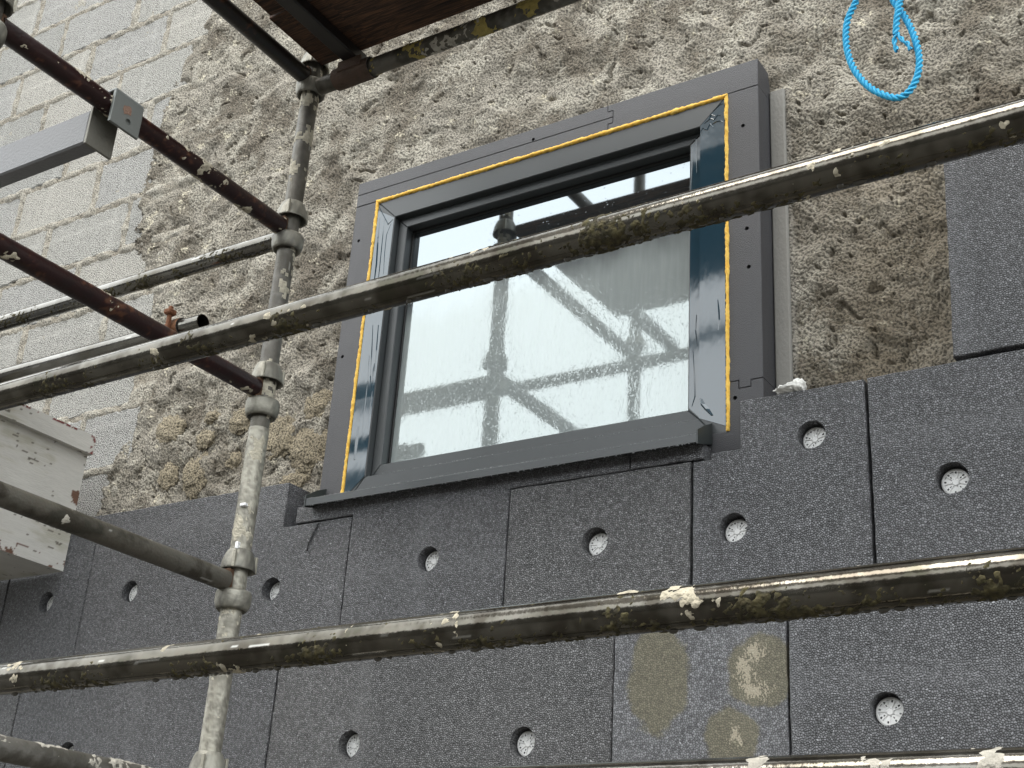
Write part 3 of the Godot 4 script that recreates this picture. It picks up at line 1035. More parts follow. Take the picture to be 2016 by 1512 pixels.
func make_window() -> void:
	var t := thing("casement_window", "dark grey framed window with rain wet glass mirroring the scaffold", "window", Vector3(-1.735, 2.78, -0.1))
	var fo := [-2.3095, 2.760, -1.1595, 3.7525]
	var fi := [-2.239, 2.845, -1.232, 3.683]
	var names := ["bottom", "right", "top", "left"]
	var frame := Node3D.new()
	frame.name = "frame"
	t.add_child(frame, true)
	for m: ArrayMesh in mitred(fo, fi, SURROUND_Z - 0.002, -0.20, 0.0022): part("frame_bar", m, M.anthracite, frame)
	var so := [-2.2375, 2.8465, -1.2335, 3.6815]
	var si := [-2.207, 2.884, -1.272, 3.651]
	var sash := Node3D.new()
	sash.name = "sash"
	t.add_child(sash, true)
	for m: ArrayMesh in mitred(so, si, SASH_Z, -0.19, 0.002): part("sash_bar", m, M.anthracite, sash)
	for m: ArrayMesh in mitred([si[0] + 0.0005, si[1] + 0.0005, si[2] - 0.0005, si[3] - 0.0005], [si[0] + 0.006, si[1] + 0.006, si[2] - 0.006, si[3] - 0.006], GLASS_Z + 0.006, -0.16, 0.001): part("gasket", m, M.gasket, sash)
	# pane
	var v := PackedVector3Array([Vector3(si[0], si[3], GLASS_Z), Vector3(si[2], si[3], GLASS_Z), Vector3(si[2], si[1], GLASS_Z), Vector3(si[0], si[1], GLASS_Z)])
	var uv := PackedVector2Array([Vector2(0, 0), Vector2(1, 0), Vector2(1, 1), Vector2(0, 1)])
	part("pane", build(v, PackedInt32Array([0, 1, 2, 0, 2, 3]), PackedColorArray(), uv), M.glass, t)
	# sill: falls from the frame to a turned-down lip
	var s := Soup.new()
	var x0 := -2.370
	var x1 := -1.199
	var prof := [Vector2(-0.06, 2.805), Vector2(0.0315, 2.7725), Vector2(0.035, 2.7695), Vector2(0.035, 2.7505), Vector2(0.0315, 2.7495), Vector2(0.0305, 2.763), Vector2(-0.06, 2.796)]
	for k in prof.size() - 1:
		var a: Vector2 = prof[k]
		var b: Vector2 = prof[k + 1]
		var e := b - a
		s.quad(Vector3(x0, a.y, a.x), Vector3(x1, a.y, a.x), Vector3(x1, b.y, b.x), Vector3(x0, b.y, b.x), Vector3(0, e.x, -e.y) * (1.0 if k < 4 else 1.0))
	var sill := part("sill", flat(s), M.anthracite, t)
	for x: float in [x0, x1]:
		var c := Soup.new()
		var d := 0.004 if x == x1 else -0.004
		var poly := [Vector2(-0.043, 2.826), Vector2(0.0, 2.804), Vector2(0.037, 2.780), Vector2(0.037, 2.746), Vector2(0.02, 2.750), Vector2(-0.043, 2.772)]
		var xa := minf(x, x + d)
		var xb := maxf(x, x + d)
		for k in range(1, 5):
			for xx: float in [xa, xb]:
				c.tri(Vector3(xx, poly[0].y, poly[0].x), Vector3(xx, poly[k].y, poly[k].x), Vector3(xx, poly[k + 1].y, poly[k + 1].x), Vector3(1 if xx == xb else -1, 0, 0))
		for k in 6:
			var a: Vector2 = poly[k]
			var b: Vector2 = poly[(k + 1) % 6]
			var e := b - a
			c.quad(Vector3(xa, a.y, a.x), Vector3(xb, a.y, a.x), Vector3(xb, b.y, b.x), Vector3(xa, b.y, b.x), Vector3(0, e.x, -e.y))
		part("end_cap", flat(c), M.cap_plastic, sill)
	# protective film on the side bars, with loose folds
	var film := func(q: Array, called: String) -> MeshInstance3D:
		var f := Soup.new()
		f.quad(q[0], q[1], q[2], q[3], Vector3.BACK)
		return part(called, flat(f), M.film, t)
	var zf := SURROUND_Z - 0.0005
	var fl: MeshInstance3D = film.call([Vector3(-2.306, 2.79, zf), Vector3(-2.2405, 2.846, zf), Vector3(-2.2405, 3.680, zf), Vector3(-2.306, 3.722, zf)], "protective_film")
	var fr: MeshInstance3D = film.call([Vector3(-1.2305, 2.846, zf), Vector3(-1.162, 2.815, zf), Vector3(-1.162, 3.746, zf), Vector3(-1.2305, 3.684, zf)], "protective_film")
	var fs: MeshInstance3D = film.call([Vector3(-1.268, 2.888, SASH_Z + 0.0015), Vector3(-1.235, 2.852, SASH_Z + 0.0015), Vector3(-1.235, 3.676, SASH_Z + 0.0015), Vector3(-1.268, 3.648, SASH_Z + 0.0015)], "protective_film")
	# wrinkles: raised pleats of the loose film, traced as [pixels..., half width]
	var fold := func(pts: Array, w: float, z: float, parent: Node3D) -> void:
		var f := Soup.new()
		var prev: Array = []
		for k in pts.size():
			var p := px(pts[k][0], pts[k][1], z)
			var ww := w * (0.15 + sin(PI * (k + 0.5) / pts.size()))
			var ring: Array = [p + Vector3(-ww, 0, 0), p + Vector3(-ww * 0.2, 0, ww * 0.8), p + Vector3(ww, 0, 0)]
			if k > 0:
				f.quad(prev[0], prev[1], ring[1], ring[0], Vector3(-1, 0, 1))
				f.quad(prev[1], prev[2], ring[2], ring[1], Vector3(1, 0, 1))
			prev = ring
		part("film_fold", flat(f), M.film, parent)
	fold.call([[746, 407], [755, 425], [764, 442], [774, 432]], 0.0022, zf, fl)
	fold.call([[748, 430], [744, 470], [741, 520], [736, 560]], 0.0030, zf, fl)
	fold.call([[757, 432], [752, 480], [747, 530], [744, 556]], 0.0016, zf, fl)
	fold.call([[770, 440], [761, 462], [757, 500], [755, 540]], 0.0012, zf, fl)
	fold.call([[734, 640], [732, 690], [729, 740], [731, 770]], 0.0018, zf, fl)
	fold.call([[745, 640], [741, 690], [738, 730]], 0.0022, zf, fl)
	fold.call([[727, 700], [724, 750], [716, 820], [713, 858]], 0.0014, zf, fl)
	fold.call([[738, 715], [735, 730], [733, 750]], 0.0034, zf, fl)
	fold.call([[733, 770], [728, 810], [724, 845]], 0.0012, zf, fl)
	fold.call([[706, 840], [702, 870], [698, 905]], 0.0050, zf, fl)
	for q: Array in [[[1378, 262], [1384, 252], [1392, 256], [1398, 244], [1404, 250]], [[1386, 244], [1396, 236], [1400, 226], [1408, 228]], [[1400, 246], [1410, 240], [1418, 238], [1424, 241]], [[1404, 220], [1412, 212], [1418, 206], [1424, 204]], [[1396, 232], [1406, 236], [1414, 226], [1420, 228]]]:
		fold.call(q, 0.0024, zf, fr)
	fold.call([[1380, 785], [1384, 796], [1392, 806], [1402, 818]], 0.0060, zf, fr)
	fold.call([[1413, 590], [1415, 610], [1416, 630], [1414, 650]], 0.0022, zf, fr)
	fold.call([[1363, 290], [1362, 320], [1361, 350], [1361, 380]], 0.0016, SASH_Z + 0.002, fs)
	fold.call([[1370, 270], [1371, 300], [1372, 340]], 0.0014, SASH_Z + 0.002, fs)
	fold.call([[1371, 620], [1369, 650], [1372, 680]], 0.0015, SASH_Z + 0.002, fs)
	fold.call([[1364, 690], [1367, 740], [1368, 780], [1362, 800]], 0.0015, SASH_Z + 0.002, fs)
	# beads of rain under the lip of the sill
	var drops := Soup.new()
	rng.seed = 77
	for k in 420:
		var p := Vector3(rng.randf_range(x0, x1), 2.7495, 0.034)
		if k % 5 > 1: p = Vector3(p.x, 2.7715, 0.033)
		elif k % 5 == 1: p = Vector3(lerpf(-2.236, -1.235, rng.randf()), 2.8455, SURROUND_Z - 0.004)
		var r := rng.randf_range(0.0008, 0.0022)
		for a in 6:
			var d0 := Vector3(cos(TAU * a / 6.0), 0, sin(TAU * a / 6.0)) * r
			var d1 := Vector3(cos(TAU * (a + 1) / 6.0), 0, sin(TAU * (a + 1) / 6.0)) * r
			drops.tri(p + d0, p + d1, p + Vector3(0, -1.5 * r, 0), d0 + Vector3.DOWN)
			drops.tri(p + d0, p + d1, p + Vector3(0, r, 0), d0 + Vector3.UP)
	var dr := part("rain_beads", flat(drops), M.rain, sill)
	dr.set_meta("kind", "stuff")

# ------------------------------------------------------------------ porch

func make_porch() -> void:
	var t := thing("porch_fascia", "flaking white painted timber fascia box of a porch against the wall", "fascia", Vector3(-3.6, 2.674, 0.4))
	var paint := func(p: Vector3) -> Color:
		var g := noise_patch.get_noise_3d(p.x * 2.0, p.y * 6.0, p.z * 0.9)
		var f := noise_fine.get_noise_3d(p.x, p.y * 2.6, p.z * 0.35)
		var h := noise_tone.get_noise_3d(p.x, p.y * 2.0, p.z * 1.2)
		var col := Color(0.54, 0.525, 0.49) * (1.0 + 0.10 * g)
		col = col.lerp(Color(0.33, 0.31, 0.23), clampf((h + 0.5 * g - 0.10) * 1.6, 0, 0.6))
		if f + 0.4 * h > 0.50: col = Color(0.13, 0.115, 0.095)
		return col
	var face := func(a: Vector3, u: Vector3, w: Vector3, n: Vector3, worn: Callable) -> ArrayMesh:
		var nu := maxi(2, int(u.length() / 0.0045))
		var nv := maxi(2, int(w.length() / 0.0045))
		var v := PackedVector3Array()
		var c := PackedColorArray()
		var idx := PackedInt32Array()
		for j in nv + 1:
			for i in nu + 1:
				var p := a + u * i / nu + w * j / nv
				v.append(p + n * 0.0006 * noise_fine.get_noise_3dv(p))
				var col: Color = paint.call(p)
				c.append(worn.call(p, float(i) / nu, float(j) / nv, col))
		var flip := u.cross(w).dot(n) > 0.0
		for j in nv:
			for i in nu:
				var q := j * (nu + 1) + i
				if flip: idx.append_array(PackedInt32Array([q, q + nu + 1, q + 1, q + 1, q + nu + 1, q + nu + 2]))
				else: idx.append_array(PackedInt32Array([q, q + 1, q + nu + 1, q + 1, q + nu + 2, q + nu + 1]))
		return build(v, idx, c)
	var x := -3.365
	var bare := Color(0.13, 0.07, 0.045)
	var low_worn := func(p: Vector3, i: float, j: float, col: Color) -> Color:
		var n := noise_patch.get_noise_3d(p.x, p.y * 2.0, p.z * 1.6) + 0.5 * noise_fine.get_noise_3dv(p)
		if (j < 0.10 and n > 0.34 - 0.8 * (0.10 - j)) or (absf(j - 0.62) < 0.05 + 0.05 * n and i < 0.018 + 0.02 * n): return bare
		return col
	var side_face := Soup.new()
	part("fascia_board", face.call(Vector3(x, 2.674, 0.008), Vector3(0, 0, 1.3), Vector3(0, 0.39, 0), Vector3.RIGHT, low_worn), M.white_paint, t)
	part("fascia_end", face.call(Vector3(x, 2.674, 0.008), Vector3(-0.022, 0, 0), Vector3(0, 0.39, 0), Vector3.FORWARD, low_worn), M.white_paint, t)
	part("soffit_board", face.call(Vector3(x, 2.674, 0.008), Vector3(-1.1, 0, 0), Vector3(0, 0, 1.3), Vector3.DOWN, func(p, i, j, col): return col), M.white_paint, t)
	var xt := x + 0.022
	var top_worn := func(p: Vector3, i: float, j: float, col: Color) -> Color:
		var n := noise_patch.get_noise_3d(p.x, p.y * 2.0, p.z * 1.6) + 0.5 * noise_fine.get_noise_3dv(p)
		if (j > 0.86 and n > 0.08) or (i < 0.012 and n > 0.28): return Color(0.15, 0.03, 0.03)
		return col
	part("trim_board", face.call(Vector3(xt, 3.062, 0.004), Vector3(0, 0, 1.3), Vector3(0, 0.062, 0), Vector3.RIGHT, top_worn), M.white_paint, t)
	part("trim_underside", face.call(Vector3(x - 0.004, 3.062, 0.004), Vector3(0.026, 0, 0), Vector3(0, 0, 1.3), Vector3.DOWN, func(p, i, j, col): return col), M.white_paint, t)
	part("trim_end", face.call(Vector3(x - 0.004, 3.062, 0.004), Vector3(0.026, 0, 0), Vector3(0, 0.062, 0), Vector3.FORWARD, top_worn), M.white_paint, t)
	part("roof_covering", box_mesh(Vector3(-4.5, 3.112, 0.008), Vector3(xt - 0.004, 3.122, 1.3), 0.002), M.gasket, t)

# ------------------------------------------------------------------ scaffold

func galv_look(seed_no: int, clean: float) -> Callable:
	return func(p: Vector3, s: float, a: float) -> Array:
		var q := p + Vector3(seed_no * 5.1, seed_no * 2.3, 0)
		var n := noise_patch.get_noise_3dv(q)
		var f := noise_fine.get_noise_3dv(q * 0.8)
		var t := noise_tone.get_noise_3dv(q * 1.5)
		var col := Color(0.115, 0.105, 0.085).lerp(Color(0.34, 0.335, 0.32), clampf(0.45 + 0.8 * t + 0.3 * n, 0, 1) * clean)
		col = col.lerp(Color(0.056, 0.050, 0.038), clampf((n + 0.5 * f + 0.22) * 1.6, 0, 0.85) * (1.25 - clean))
		var scratch := noise_fine.get_noise_3d(s * 0.12 + seed_no, a * 1.1, 3.0)
		if scratch > 0.60: col = col.lerp(Color(0.62, 0.61, 0.58), 0.5)
		return [0.0001 * n, col]

func paint_look(seed_no: int, base: Color) -> Callable:
	return func(p: Vector3, s: float, a: float) -> Array:
		var q := p + Vector3(seed_no * 4.3, seed_no * 1.7, 0)
		var n := noise_patch.get_noise_3dv(q * 1.3)
		var f := noise_fine.get_noise_3dv(q)
		var col := base * (1.0 + 0.45 * n)
		col = col.lerp(Color(0.13, 0.055, 0.03), clampf((n * 0.8 + f * 0.7 - 0.22) * 2.5, 0, 0.7))
		return [0.0003 * n, col]

# mortar splashes and moss: amount says how much of the surface they cover, low_side biases moss to the flank and belly
func splash(seed_no: int, amount: float, tint: Color, thick: float) -> Callable:
	return func(p: Vector3, _s: float, a: float) -> Array:
		var q := p + Vector3(seed_no * 3.9, seed_no * 7.7, 0)
		var n := noise_patch.get_noise_3dv(q * 0.9) + 0.42 * noise_fine.get_noise_3dv(q) + 0.18 * noise_grain.get_noise_3dv(q)
		var h := n - (1.0 - amount)
		var f := noise_grain.get_noise_3dv(q * 0.7)
		return [h * thick if h < 0.3 else 0.3 * thick, tint * (0.9 + 0.35 * f)]

func moss(seed_no: int, amount: float) -> Callable:
	return func(p: Vector3, _s: float, a: float) -> Array:
		var q := p + Vector3(seed_no * 2.9, 0, seed_no * 4.7)
		var belly := clampf(0.25 - cos(a), 0, 1)
		var n := noise_patch.get_noise_3dv(q * 0.8) + 0.62 * noise_fine.get_noise_3dv(q * 1.5) + 0.5 * noise_grain.get_noise_3dv(q * 1.6)
		var h := n - (1.28 - amount - 0.42 * belly)
		var f := noise_grain.get_noise_3dv(q * 0.9)
		return [minf(h, 0.25) * 0.004 + (0.0009 * f if h > 0.02 else 0.0), Color(0.026, 0.022, 0.010).lerp(Color(0.095, 0.080, 0.034), clampf(0.4 + 0.9 * f, 0, 1))]

func tube_thing(called: String, label: String, category: String, group: String, p0: Vector3, p1: Vector3, material: Material, look: Callable, step: float, around: int, crusts: Array, r := TUBE_R, hollow := 0.0032) -> Node3D:
	var t := thing(called, label, category, (p0 + p1) * 0.5, group)
	part("tube", tube_mesh(p0, p1, r, step, around, look, hollow), material, t)
	for c: Array in crusts:
		var m := crust_mesh(p0, p1, r, step, around, c[1])
		if m: part(c[0], m, M.crust, t).set_meta("kind", "stuff")
	return t

func water_beads(t: Node3D, p0: Vector3, p1: Vector3, count: int, seed_no: int) -> void:
	var v := PackedVector3Array()
	var idx := PackedInt32Array()
	rng.seed = seed_no
	for k in count:
		var p := p0.lerp(p1, rng.randf()) + Vector3(0, -TUBE_R + 0.001, rng.randf_range(-0.002, 0.002))
		var r := rng.randf_range(0.0015, 0.0042)
		var long := rng.randf_range(0.9, 2.4)
		var base := v.size()
		for i in 5:
			var th := PI * 0.5 * i / 4.0
			for a in 10:
				var ph := TAU * a / 10.0
				v.append(p + Vector3(cos(ph) * cos(th) * r * long, -sin(th) * r * 1.25, sin(ph) * cos(th) * r))
		for i in 4:
			for a in 10:
				var q := base + i * 10 + a
				var w := base + i * 10 + (a + 1) % 10
				idx.append_array(PackedInt32Array([q, w, q + 10, w, w + 10, q + 10]))
	var o := part("rain_beads", build(v, idx), M.wet_drip, t)
	o.set_meta("kind", "stuff")

func make_scaffold() -> void:
	var m := mat("wet_drip", Color(0.05, 0.045, 0.035), 0.12, 0.0)
	m.metallic_specular = 0.6
	var maroon := Color(0.019, 0.0062, 0.006)
	var cream := Color(0.50, 0.45, 0.345)
	var grey_mortar := Color(0.46, 0.43, 0.37)
	# standards
	for z: float in [POST_Z, OUTER_Z]:
		make_standard(z)
	# transoms, at right angles to the wall
	var tz0 := POST_Z + 0.024
	var tz1 := OUTER_Z - 0.024
	var group := "transoms of the scaffold"
	var rows := [
		[4.335, "upper grey transom above the timber deck", galv_look(4, 0.4), M.dull_galvanised, []],
		[3.872, "black transom under the edge of the timber deck", paint_look(1, Color(0.018, 0.014, 0.013)), M.painted_steel, []],
		[3.382, "maroon transom splashed with cream plaster that carries the steel plank", paint_look(2, maroon), M.painted_steel, [["plaster_splash", splash(3, 0.74, cream, 0.010)]]],
		[2.912, "maroon transom with a rusty end below the steel plank", paint_look(5, maroon), M.painted_steel, [["plaster_splash", splash(6, 0.50, cream, 0.008)]]],
		[2.415, "dirty dark grey transom crossing the white porch fascia", galv_look(7, 0.12), M.dull_galvanised, [["mortar_splash", splash(8, 0.50, grey_mortar, 0.008)]]],
		[1.944, "grey transom with pale mortar crust, lowest on the standard", galv_look(9, 0.5), M.dull_galvanised, [["mortar_splash", splash(10, 0.78, grey_mortar, 0.009)]]],
	]
	for r: Array in rows:
		var p0 := Vector3(POST_X, r[0], tz0 + 0.012)
		var p1 := Vector3(POST_X, r[0], tz1)
		var t := tube_thing("scaffold_transom", r[1], "transom", group, p0, p1, r[3], r[2], 0.004, 40, r[4])
		for z: float in [tz0 + 0.006, tz1 + 0.001]:
			var blade := Soup.new()
			blade.col = Color(0.10, 0.055, 0.035)
			blade.box(Vector3(POST_X - 0.014, float(r[0]) - 0.034, z - 0.010), Vector3(POST_X + 0.014, float(r[0]) + 0.030, z + 0.010), 0.004)
			part("end_blade", flat(blade), M.rust, t)
	# ledgers along the wall
	tube_thing("scaffold_ledger", "grey ledger meeting the inner standard beside the block wall", "ledger", "ledgers of the scaffold", Vector3(-4.6, 3.366, POST_Z), Vector3(POST_X - 0.026, 3.366, POST_Z), M.galvanised, galv_look(11, 0.75), 0.005, 36, [["moss", moss(12, 0.7)]])
	tube_thing("scaffold_ledger", "stained ledger that carries the timber deck above the window", "ledger", "ledgers of the scaffold", Vector3(POST_X + 0.026, 3.846, POST_Z), Vector3(0.6, 3.846, POST_Z), M.dull_galvanised, galv_look(13, 0.2), 0.005, 36, [["lichen", splash(14, 0.72, Color(0.36, 0.29, 0.09), 0.006)], ["mortar_splash", splash(15, 0.70, grey_mortar, 0.006)]])
	tube_thing("scaffold_ledger", "outer ledger on the far side of the timber deck", "ledger", "ledgers of the scaffold", Vector3(-4.6, 3.846, OUTER_Z), Vector3(0.6, 3.846, OUTER_Z), M.dull_galvanised, galv_look(16, 0.3), 0.02, 24, [])
	# tie tube with an open end, and its rusty coupler bolt
	var ty := 3.170
	var tie := tube_thing("tie_tube", "short pale tie tube with an open end and a rusty coupler bolt", "tube", "", Vector3(-4.6, ty, POST_Z), Vector3(-2.490, ty, POST_Z), M.galvanised, galv_look(18, 0.95), 0.005, 40, [])
	var bolt := Soup.new()
	var bx := px(340, 620, POST_Z + 0.026).x
	bolt.box(Vector3(bx - 0.006, ty - 0.062, POST_Z + 0.030), Vector3(bx + 0.006, ty + 0.055, POST_Z + 0.042), 0.004)
	bolt.box(Vector3(bx - 0.013, ty + 0.028, POST_Z + 0.022), Vector3(bx + 0.013, ty + 0.044, POST_Z + 0.050), 0.005)
	bolt.c.fill(Color(0.20, 0.085, 0.04))
	part("bolt", flat(bolt), M.rust, tie, "rusty bolt and nut")
	var rusty := func(p: Vector3, _s: float, _a: float) -> Array: return [0.001 * noise_fine.get_noise_3dv(p), Color(0.21, 0.10, 0.05) * (1.0 + 0.6 * noise_patch.get_noise_3dv(p * 2.0))]
	part("coupler_band", tube_mesh(Vector3(bx - 0.022, ty, POST_Z), Vector3(bx + 0.022, ty, POST_Z), TUBE_R + 0.005, 0.004, 28, rusty, 0.005), M.rust, tie)
	# near rails
	var az := 1.29
	var a0 := px(0, 782, az)
	var a1 := px(2016, 236, az)
	var ad := (a1 - a0).normalized()
	a0 -= ad * 0.9
	a1 += ad * 0.6
	var g2 := "guard rails on the open side of the scaffold"
	var t := tube_thing("guard_rail", "wet mossy guard rail running across the window glass", "scaffold tube", g2, a0, a1, M.galvanised, galv_look(21, 0.22), 0.003, 64, [["moss", moss(22, 0.66)], ["mortar_splash", splash(23, 0.44, cream, 0.005)]])
	water_beads(t, a0, a1, 60, 5)
	var b0 := px(0, 1338, az)
	var b1 := px(2016, 1126, az)
	var bd := (b1 - b0).normalized()
	b0 -= bd * 1.2
	b1 += bd * 0.6
	t = tube_thing("guard_rail", "wet guard rail with mortar lumps crossing the insulation boards below the window", "scaffold tube", g2, b0, b1, M.galvanised, galv_look(31, 0.22), 0.003, 64, [["moss", moss(32, 0.66)], ["mortar_splash", splash(33, 0.43, cream, 0.006)]])
	water_beads(t, b0, b1, 130, 6)
	var c0 := px(1250, 1544, az)
	var c1 := px(2016, 1523, az)
	var cd := (c1 - c0).normalized()
	c0 -= cd * 2.2
	c1 += cd * 0.6
	tube_thing("guard_rail", "mortar crusted rail lowest of the three wet rails", "scaffold tube", g2, c0, c1, M.galvanised, galv_look(41, 0.5), 0.006, 48, [["mortar_splash", splash(43, 0.64, grey_mortar, 0.005)]])

func make_standard(z: float) -> void:
	var inner := z == POST_Z
	var t := thing("scaffold_standard", "upright scaffold standard with cup joints between the block wall and the window" if inner else "upright outer scaffold standard at the open end of the maroon transoms", "standard", Vector3(POST_X, 0, z), "standards of the scaffold")
	var look := galv_look(51 if inner else 52, 0.6)
	var pale := func(p: Vector3, _s: float, _a: float) -> Array:
		var n := noise_fine.get_noise_3dv(p * 1.3)
		var w := noise_patch.get_noise_3dv(p)
		return [0.0004 * n, Color(0.22, 0.208, 0.175).lerp(Color(0.44, 0.42, 0.355), clampf(0.5 + 1.2 * n + 0.8 * w, 0, 1))]
	var spigot := 2.812
	part("upper_tube", tube_mesh(Vector3(POST_X, 6.0, z), Vector3(POST_X, spigot - 0.02, z), TUBE_R, 0.006, 40, look), M.dull_galvanised, t)
	part("lower_tube", tube_mesh(Vector3(POST_X, spigot, z), Vector3(POST_X, 0.0, z), TUBE_R + 0.0012, 0.006, 40, pale, 0.004), M.dull_galvanised, t)
	var dirty := func(p: Vector3, _s: float, _a: float) -> Array:
		var n := noise_fine.get_noise_3dv(p)
		var w := noise_patch.get_noise_3dv(p * 1.4)
		return [0.0006 * n, Color(0.15, 0.145, 0.125).lerp(Color(0.38, 0.365, 0.31), clampf(0.45 + 0.8 * n + 0.9 * w, 0, 1))]
	# [lower cup top, upper cup bottom]
	for y: float in [3.866, 3.368, 2.888, 2.396, 1.925, 5.3, 4.83, 4.35, 1.45, 0.95, 0.45]:
		part("lower_cup", lathe(Vector3(POST_X, y, z), [[TUBE_R, -0.001], [0.040, 0.0], [0.0425, -0.006], [0.0425, -0.026], [0.039, -0.040], [0.034, -0.046], [0.032, -0.040], [TUBE_R, -0.034]], 40, dirty), M.dull_galvanised, t)
		part("upper_cup", lathe(Vector3(POST_X, y + 0.05, z), [[TUBE_R, 0.052], [0.029, 0.050], [0.034, 0.040], [0.039, 0.024], [0.0415, 0.006], [0.0425, 0.0], [0.0385, 0.001], [0.036, 0.018], [0.030, 0.034], [TUBE_R, 0.040]], 40, dirty), M.dull_galvanised, t)
		for a: float in [0.5, 2.6, 4.7]:
			var lug := Soup.new()
			var c := Vector3(POST_X + sin(a) * 0.041, y + 0.072, z + cos(a) * 0.041)
			lug.box(c - Vector3(0.004, 0.022, 0.004), c + Vector3(0.004, 0.020, 0.004), 0.0015)
			lug.c.fill(Color(0.36, 0.34, 0.28))
			part("cup_lug", flat(lug), M.dull_galvanised, t)
	for l: Array in [[487, 995, 0.009, 0.004], [473, 1075, 0.004, 0.009]]:
		var p := px(l[0], l[1], z + 0.018)
		if inner: part("locking_stud", box_mesh(Vector3(POST_X + 0.012 - l[2], p.y - l[3], z + 0.018), Vector3(POST_X + 0.012 + l[2], p.y + l[3], z + 0.030), 0.002), M.dull_galvanised, t)
	if inner:
		var cr := crust_mesh(Vector3(POST_X, 4.2, z), Vector3(POST_X, 1.9, z), TUBE_R + 0.0012, 0.005, 36, splash(55, 0.62, Color(0.55, 0.51, 0.41), 0.006))
		if cr: part("mortar_splash", cr, M.crust, t).set_meta("kind", "stuff")

func make_deck() -> void:
	var group := "timber boards of the deck overhead"
	var labels := ["brown timber deck board along the inner ledger", "brown timber deck board, second out from the inner ledger", "brown timber deck board, third out from the inner ledger"]
	for k in 3:
		var z0 := 0.405 + 0.231 * k
		var o := thing("scaffold_board", labels[k], "deck board", Vector3(-0.8, 3.91, z0), group)
		part("plank", box_mesh(Vector3(-2.185 + 0.012 * k, 3.912, z0), Vector3(0.62 - 0.02 * k, 3.950, z0 + 0.226), 0.003, Vector2(0.37 * k, 0.21 * k)), M.deck_timber, o)
	# black bearer under the deck and the rusty saddle that hooks it on the ledger
	var t := thing("deck_bearer", "black bearer under the timber deck with a rusty saddle hook", "bearer", Vector3(-2.06, 3.89, 0.9))
	var bm := box_mesh(Vector3(-2.085, 3.873, 0.385), Vector3(-2.037, 3.910, OUTER_Z + 0.02), 0.004)
	part("bar", bm, M.black_paint if M.has("black_paint") else mat("black_paint", Color(0.012, 0.010, 0.010), 0.4), t)
	var saddle := func(p: Vector3, _s: float, _a: float) -> Array: return [0.0006 * noise_fine.get_noise_3dv(p), Color(0.095, 0.062, 0.045) * (1.0 + 0.5 * noise_patch.get_noise_3dv(p * 1.5))]
	part("saddle", tube_mesh(Vector3(-2.125, 3.846, POST_Z), Vector3(-2.0, 3.846, POST_Z), TUBE_R + 0.006, 0.006, 32, saddle, 0.005), M.rust, t, "rusty brown saddle wrapped round the ledger")
	var tabs := Soup.new()
	tabs.box(Vector3(-2.10, 3.842, POST_Z + 0.026), Vector3(-2.02, 3.876, POST_Z + 0.034), 0.002)
	tabs.c.fill(Color(0.09, 0.058, 0.042))
	part("saddle_tab", flat(tabs), M.rust, t)
	# second bearer that the rope hangs from, outside the picture
	var t2 := thing("deck_bearer", "black bearer under the deck that the blue rope is tied to", "bearer", Vector3(-0.5, 3.89, 0.9))
	part("bar", box_mesh(Vector3(-0.53, 3.873, 0.385), Vector3(-0.48, 3.910, OUTER_Z + 0.02), 0.004), M.black_paint, t2)

func make_plank() -> void:
	var t := thing("steel_plank", "grey steel box beam hooked over the maroon transom", "steel beam", Vector3(-3.0, 3.32, 1.02))
	var metal := func(lo: Vector3, hi: Vector3, col: Color, b: float) -> ArrayMesh:
		var s := Soup.new()
		s.col = col
		s.box(lo, hi, b)
		return flat(s)
	part("beam", metal.call(Vector3(-4.6, 3.280, 1.003), Vector3(-2.258, 3.372, 1.047), Color(0.19, 0.19, 0.195), 0.004), M.dull_galvanised, t)
	part("end_plate", metal.call(Vector3(-2.257, 3.276, 0.972), Vector3(-2.249, 3.408, 1.049), Color(0.20, 0.195, 0.165), 0.001), M.dull_galvanised, t)
	# hook: goes over the transom and down its other side, with a bolt hole
	part("hook_top", metal.call(Vector3(-2.249, 3.407, 0.957), Vector3(-2.190, 3.414, 1.043), Color(0.30, 0.31, 0.30), 0.002), M.dull_galvanised, t)
	var y0 := 3.322
	var y1 := 3.4065
	var z0 := 0.957
	var z1 := 1.043
	var hook := slab(PackedVector2Array([Vector2(z0, y0), Vector2(z1, y0), Vector2(z1, y1), Vector2(z0, y1)]), 0.0, -0.007, [[Vector2(z0 + 0.036, y0 + 0.026), 0.0075, 0.0065]], 0.001)
	var o := part("hook_plate", hook, mat("zinc_plate", Color(0.20, 0.21, 0.20), 0.45, 0.3), t)
	relief(M.zinc_plate, fbm_image(256, 0.03, 95, 4), 0.06, true, Vector3(5, 5, 5))
	o.transform = Transform3D(Basis(Vector3(0, 0, 1), Vector3(0, 1, 0), Vector3(1, 0, 0)), Vector3(-2.188, 0, 0) - t.position)
	var rust_spot := Soup.new()
	rust_spot.col = Color(0.24, 0.15, 0.11)
	var rp := PackedVector2Array()
	for k in 14: rp.append(Vector2(z0 + 0.045, y0 + 0.052) + Vector2(cos(TAU * k / 14.0) * 0.016, sin(TAU * k / 14.0) * 0.013).rotated(-0.7) * rng.randf_range(0.75, 1.15))
	for k in 14: rust_spot.tri(Vector3(-2.1874, y0 + 0.052, z0 + 0.045), Vector3(-2.1874, rp[k].y, rp[k].x), Vector3(-2.1874, rp[(k + 1) % 14].y, rp[(k + 1) % 14].x), Vector3.RIGHT)
	part("rust_patch", flat(rust_spot), M.rust, t, "pinkish rust patch on the hook")

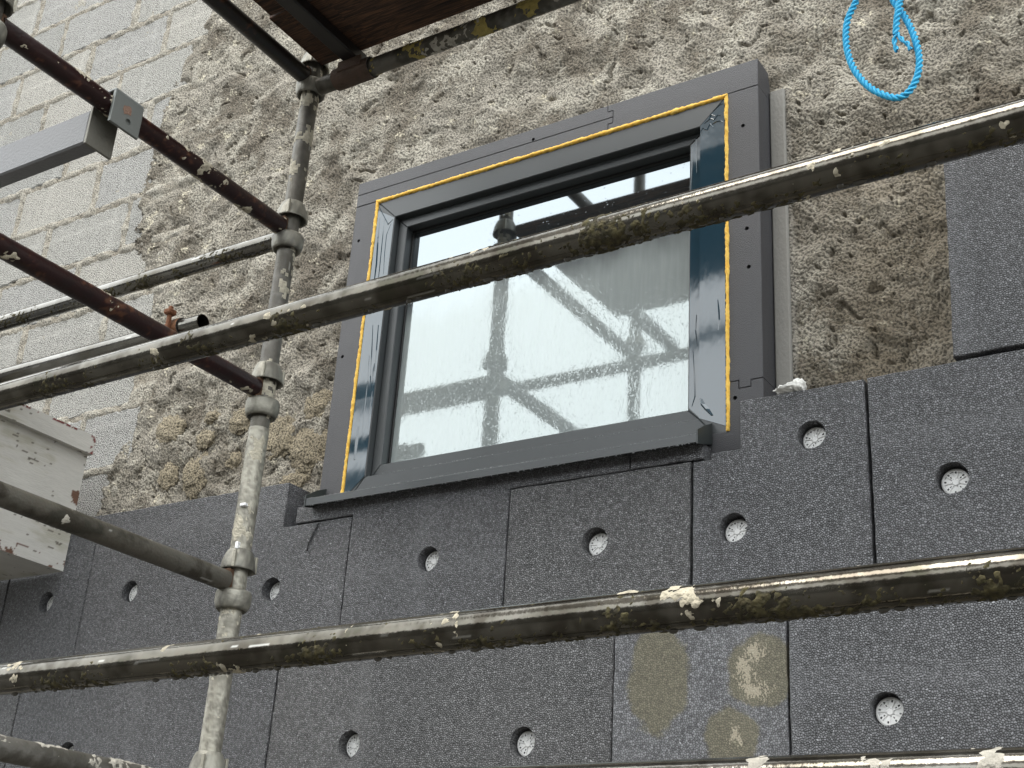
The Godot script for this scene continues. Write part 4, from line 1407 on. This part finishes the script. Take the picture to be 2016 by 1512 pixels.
func make_rope() -> void:
	var t := thing("blue_rope", "frayed bright blue twisted rope hanging in a loop from the deck", "rope", Vector3(-0.5, 3.0, 0.8))
	var z := 0.8
	var conv := func(pts: Array) -> Curve3D:
		var c := Curve3D.new()
		c.bake_interval = 0.004
		var ps: Array = []
		for q: Array in pts: ps.append(px(1280.0 + q[0] / 2.739, q[1] / 2.739, z + (q[2] if q.size() > 2 else 0.0)))
		for k in ps.size():
			var d: Vector3 = (ps[mini(k + 1, ps.size() - 1)] - ps[maxi(k - 1, 0)]) * 0.17
			c.add_point(ps[k], -d, d)
		return c
	var loop: Curve3D = conv.call([[1330, -900, 0.0], [1325, -600, 0.0], [1300, -330, 0.0], [1230, -230, 0.005], [1160, -140, 0.008], [1112, 0], [1065, 110], [1056, 210], [1070, 300], [1110, 390], [1190, 476], [1300, 524], [1370, 515], [1425, 450], [1452, 350], [1440, 250], [1405, 150], [1360, 70], [1310, 0], [1290, -80, 0.01], [1310, -200, 0.014], [1350, -260, 0.01]])
	var tail: Curve3D = conv.call([[1330, -260, 0.012], [1365, -120, 0.012], [1350, 0, 0.012], [1332, 90, 0.014], [1325, 190, 0.012]])
	var fray1: Curve3D = conv.call([[1325, 180, 0.012], [1318, 225, 0.012], [1330, 275, 0.012]])
	var fray2: Curve3D = conv.call([[1330, 180, 0.012], [1370, 225, 0.014], [1385, 232, 0.012], [1405, 268, 0.010]])
	part("loop", rope_mesh(loop, 0.0056, 3), M.rope_blue, t)
	part("tail", rope_mesh(tail, 0.0054, 3), M.rope_blue, t)
	part("frayed_end", rope_mesh(fray1, 0.0042, 2), M.rope_blue, t)
	part("frayed_end", rope_mesh(fray2, 0.0040, 2), M.rope_blue, t)

func rope_mesh(c: Curve3D, radius: float, strands: int) -> ArrayMesh:
	var v := PackedVector3Array()
	var col := PackedColorArray()
	var idx := PackedInt32Array()
	var length := c.get_baked_length()
	var n := int(length / 0.0022)
	var around := 10
	for st in strands:
		var base := v.size()
		for i in n + 1:
			var s := length * i / n
			var p := c.sample_baked(s, true)
			var d := (c.sample_baked(minf(s + 0.004, length), true) - c.sample_baked(maxf(s - 0.004, 0), true)).normalized()
			var u := d.cross(Vector3(0.3, 0.1, 1)).normalized()
			var w := d.cross(u)
			var ang := TAU * (s / 0.030 + float(st) / strands)
			var o := p + (u * cos(ang) + w * sin(ang)) * radius * 0.58
			for k in around:
				var a2 := TAU * k / around
				v.append(o + (u * cos(a2) + w * sin(a2)) * radius * 0.52 * (1.0 + 0.08 * noise_grain.get_noise_3dv(o * 3.0 + Vector3(k, 0, 0))))
				col.append(Color(0.02, 0.36, 0.66).lerp(Color(0.06, 0.50, 0.78), 0.5 + 0.5 * noise_fine.get_noise_3dv(o + Vector3(st, k * 0.05, 0))))
		for i in n:
			for k in around:
				var a := base + i * around + k
				var b := base + i * around + (k + 1) % around
				idx.append_array(PackedInt32Array([a, a + around, b, b, a + around, b + around]))
	return build(v, idx, col)
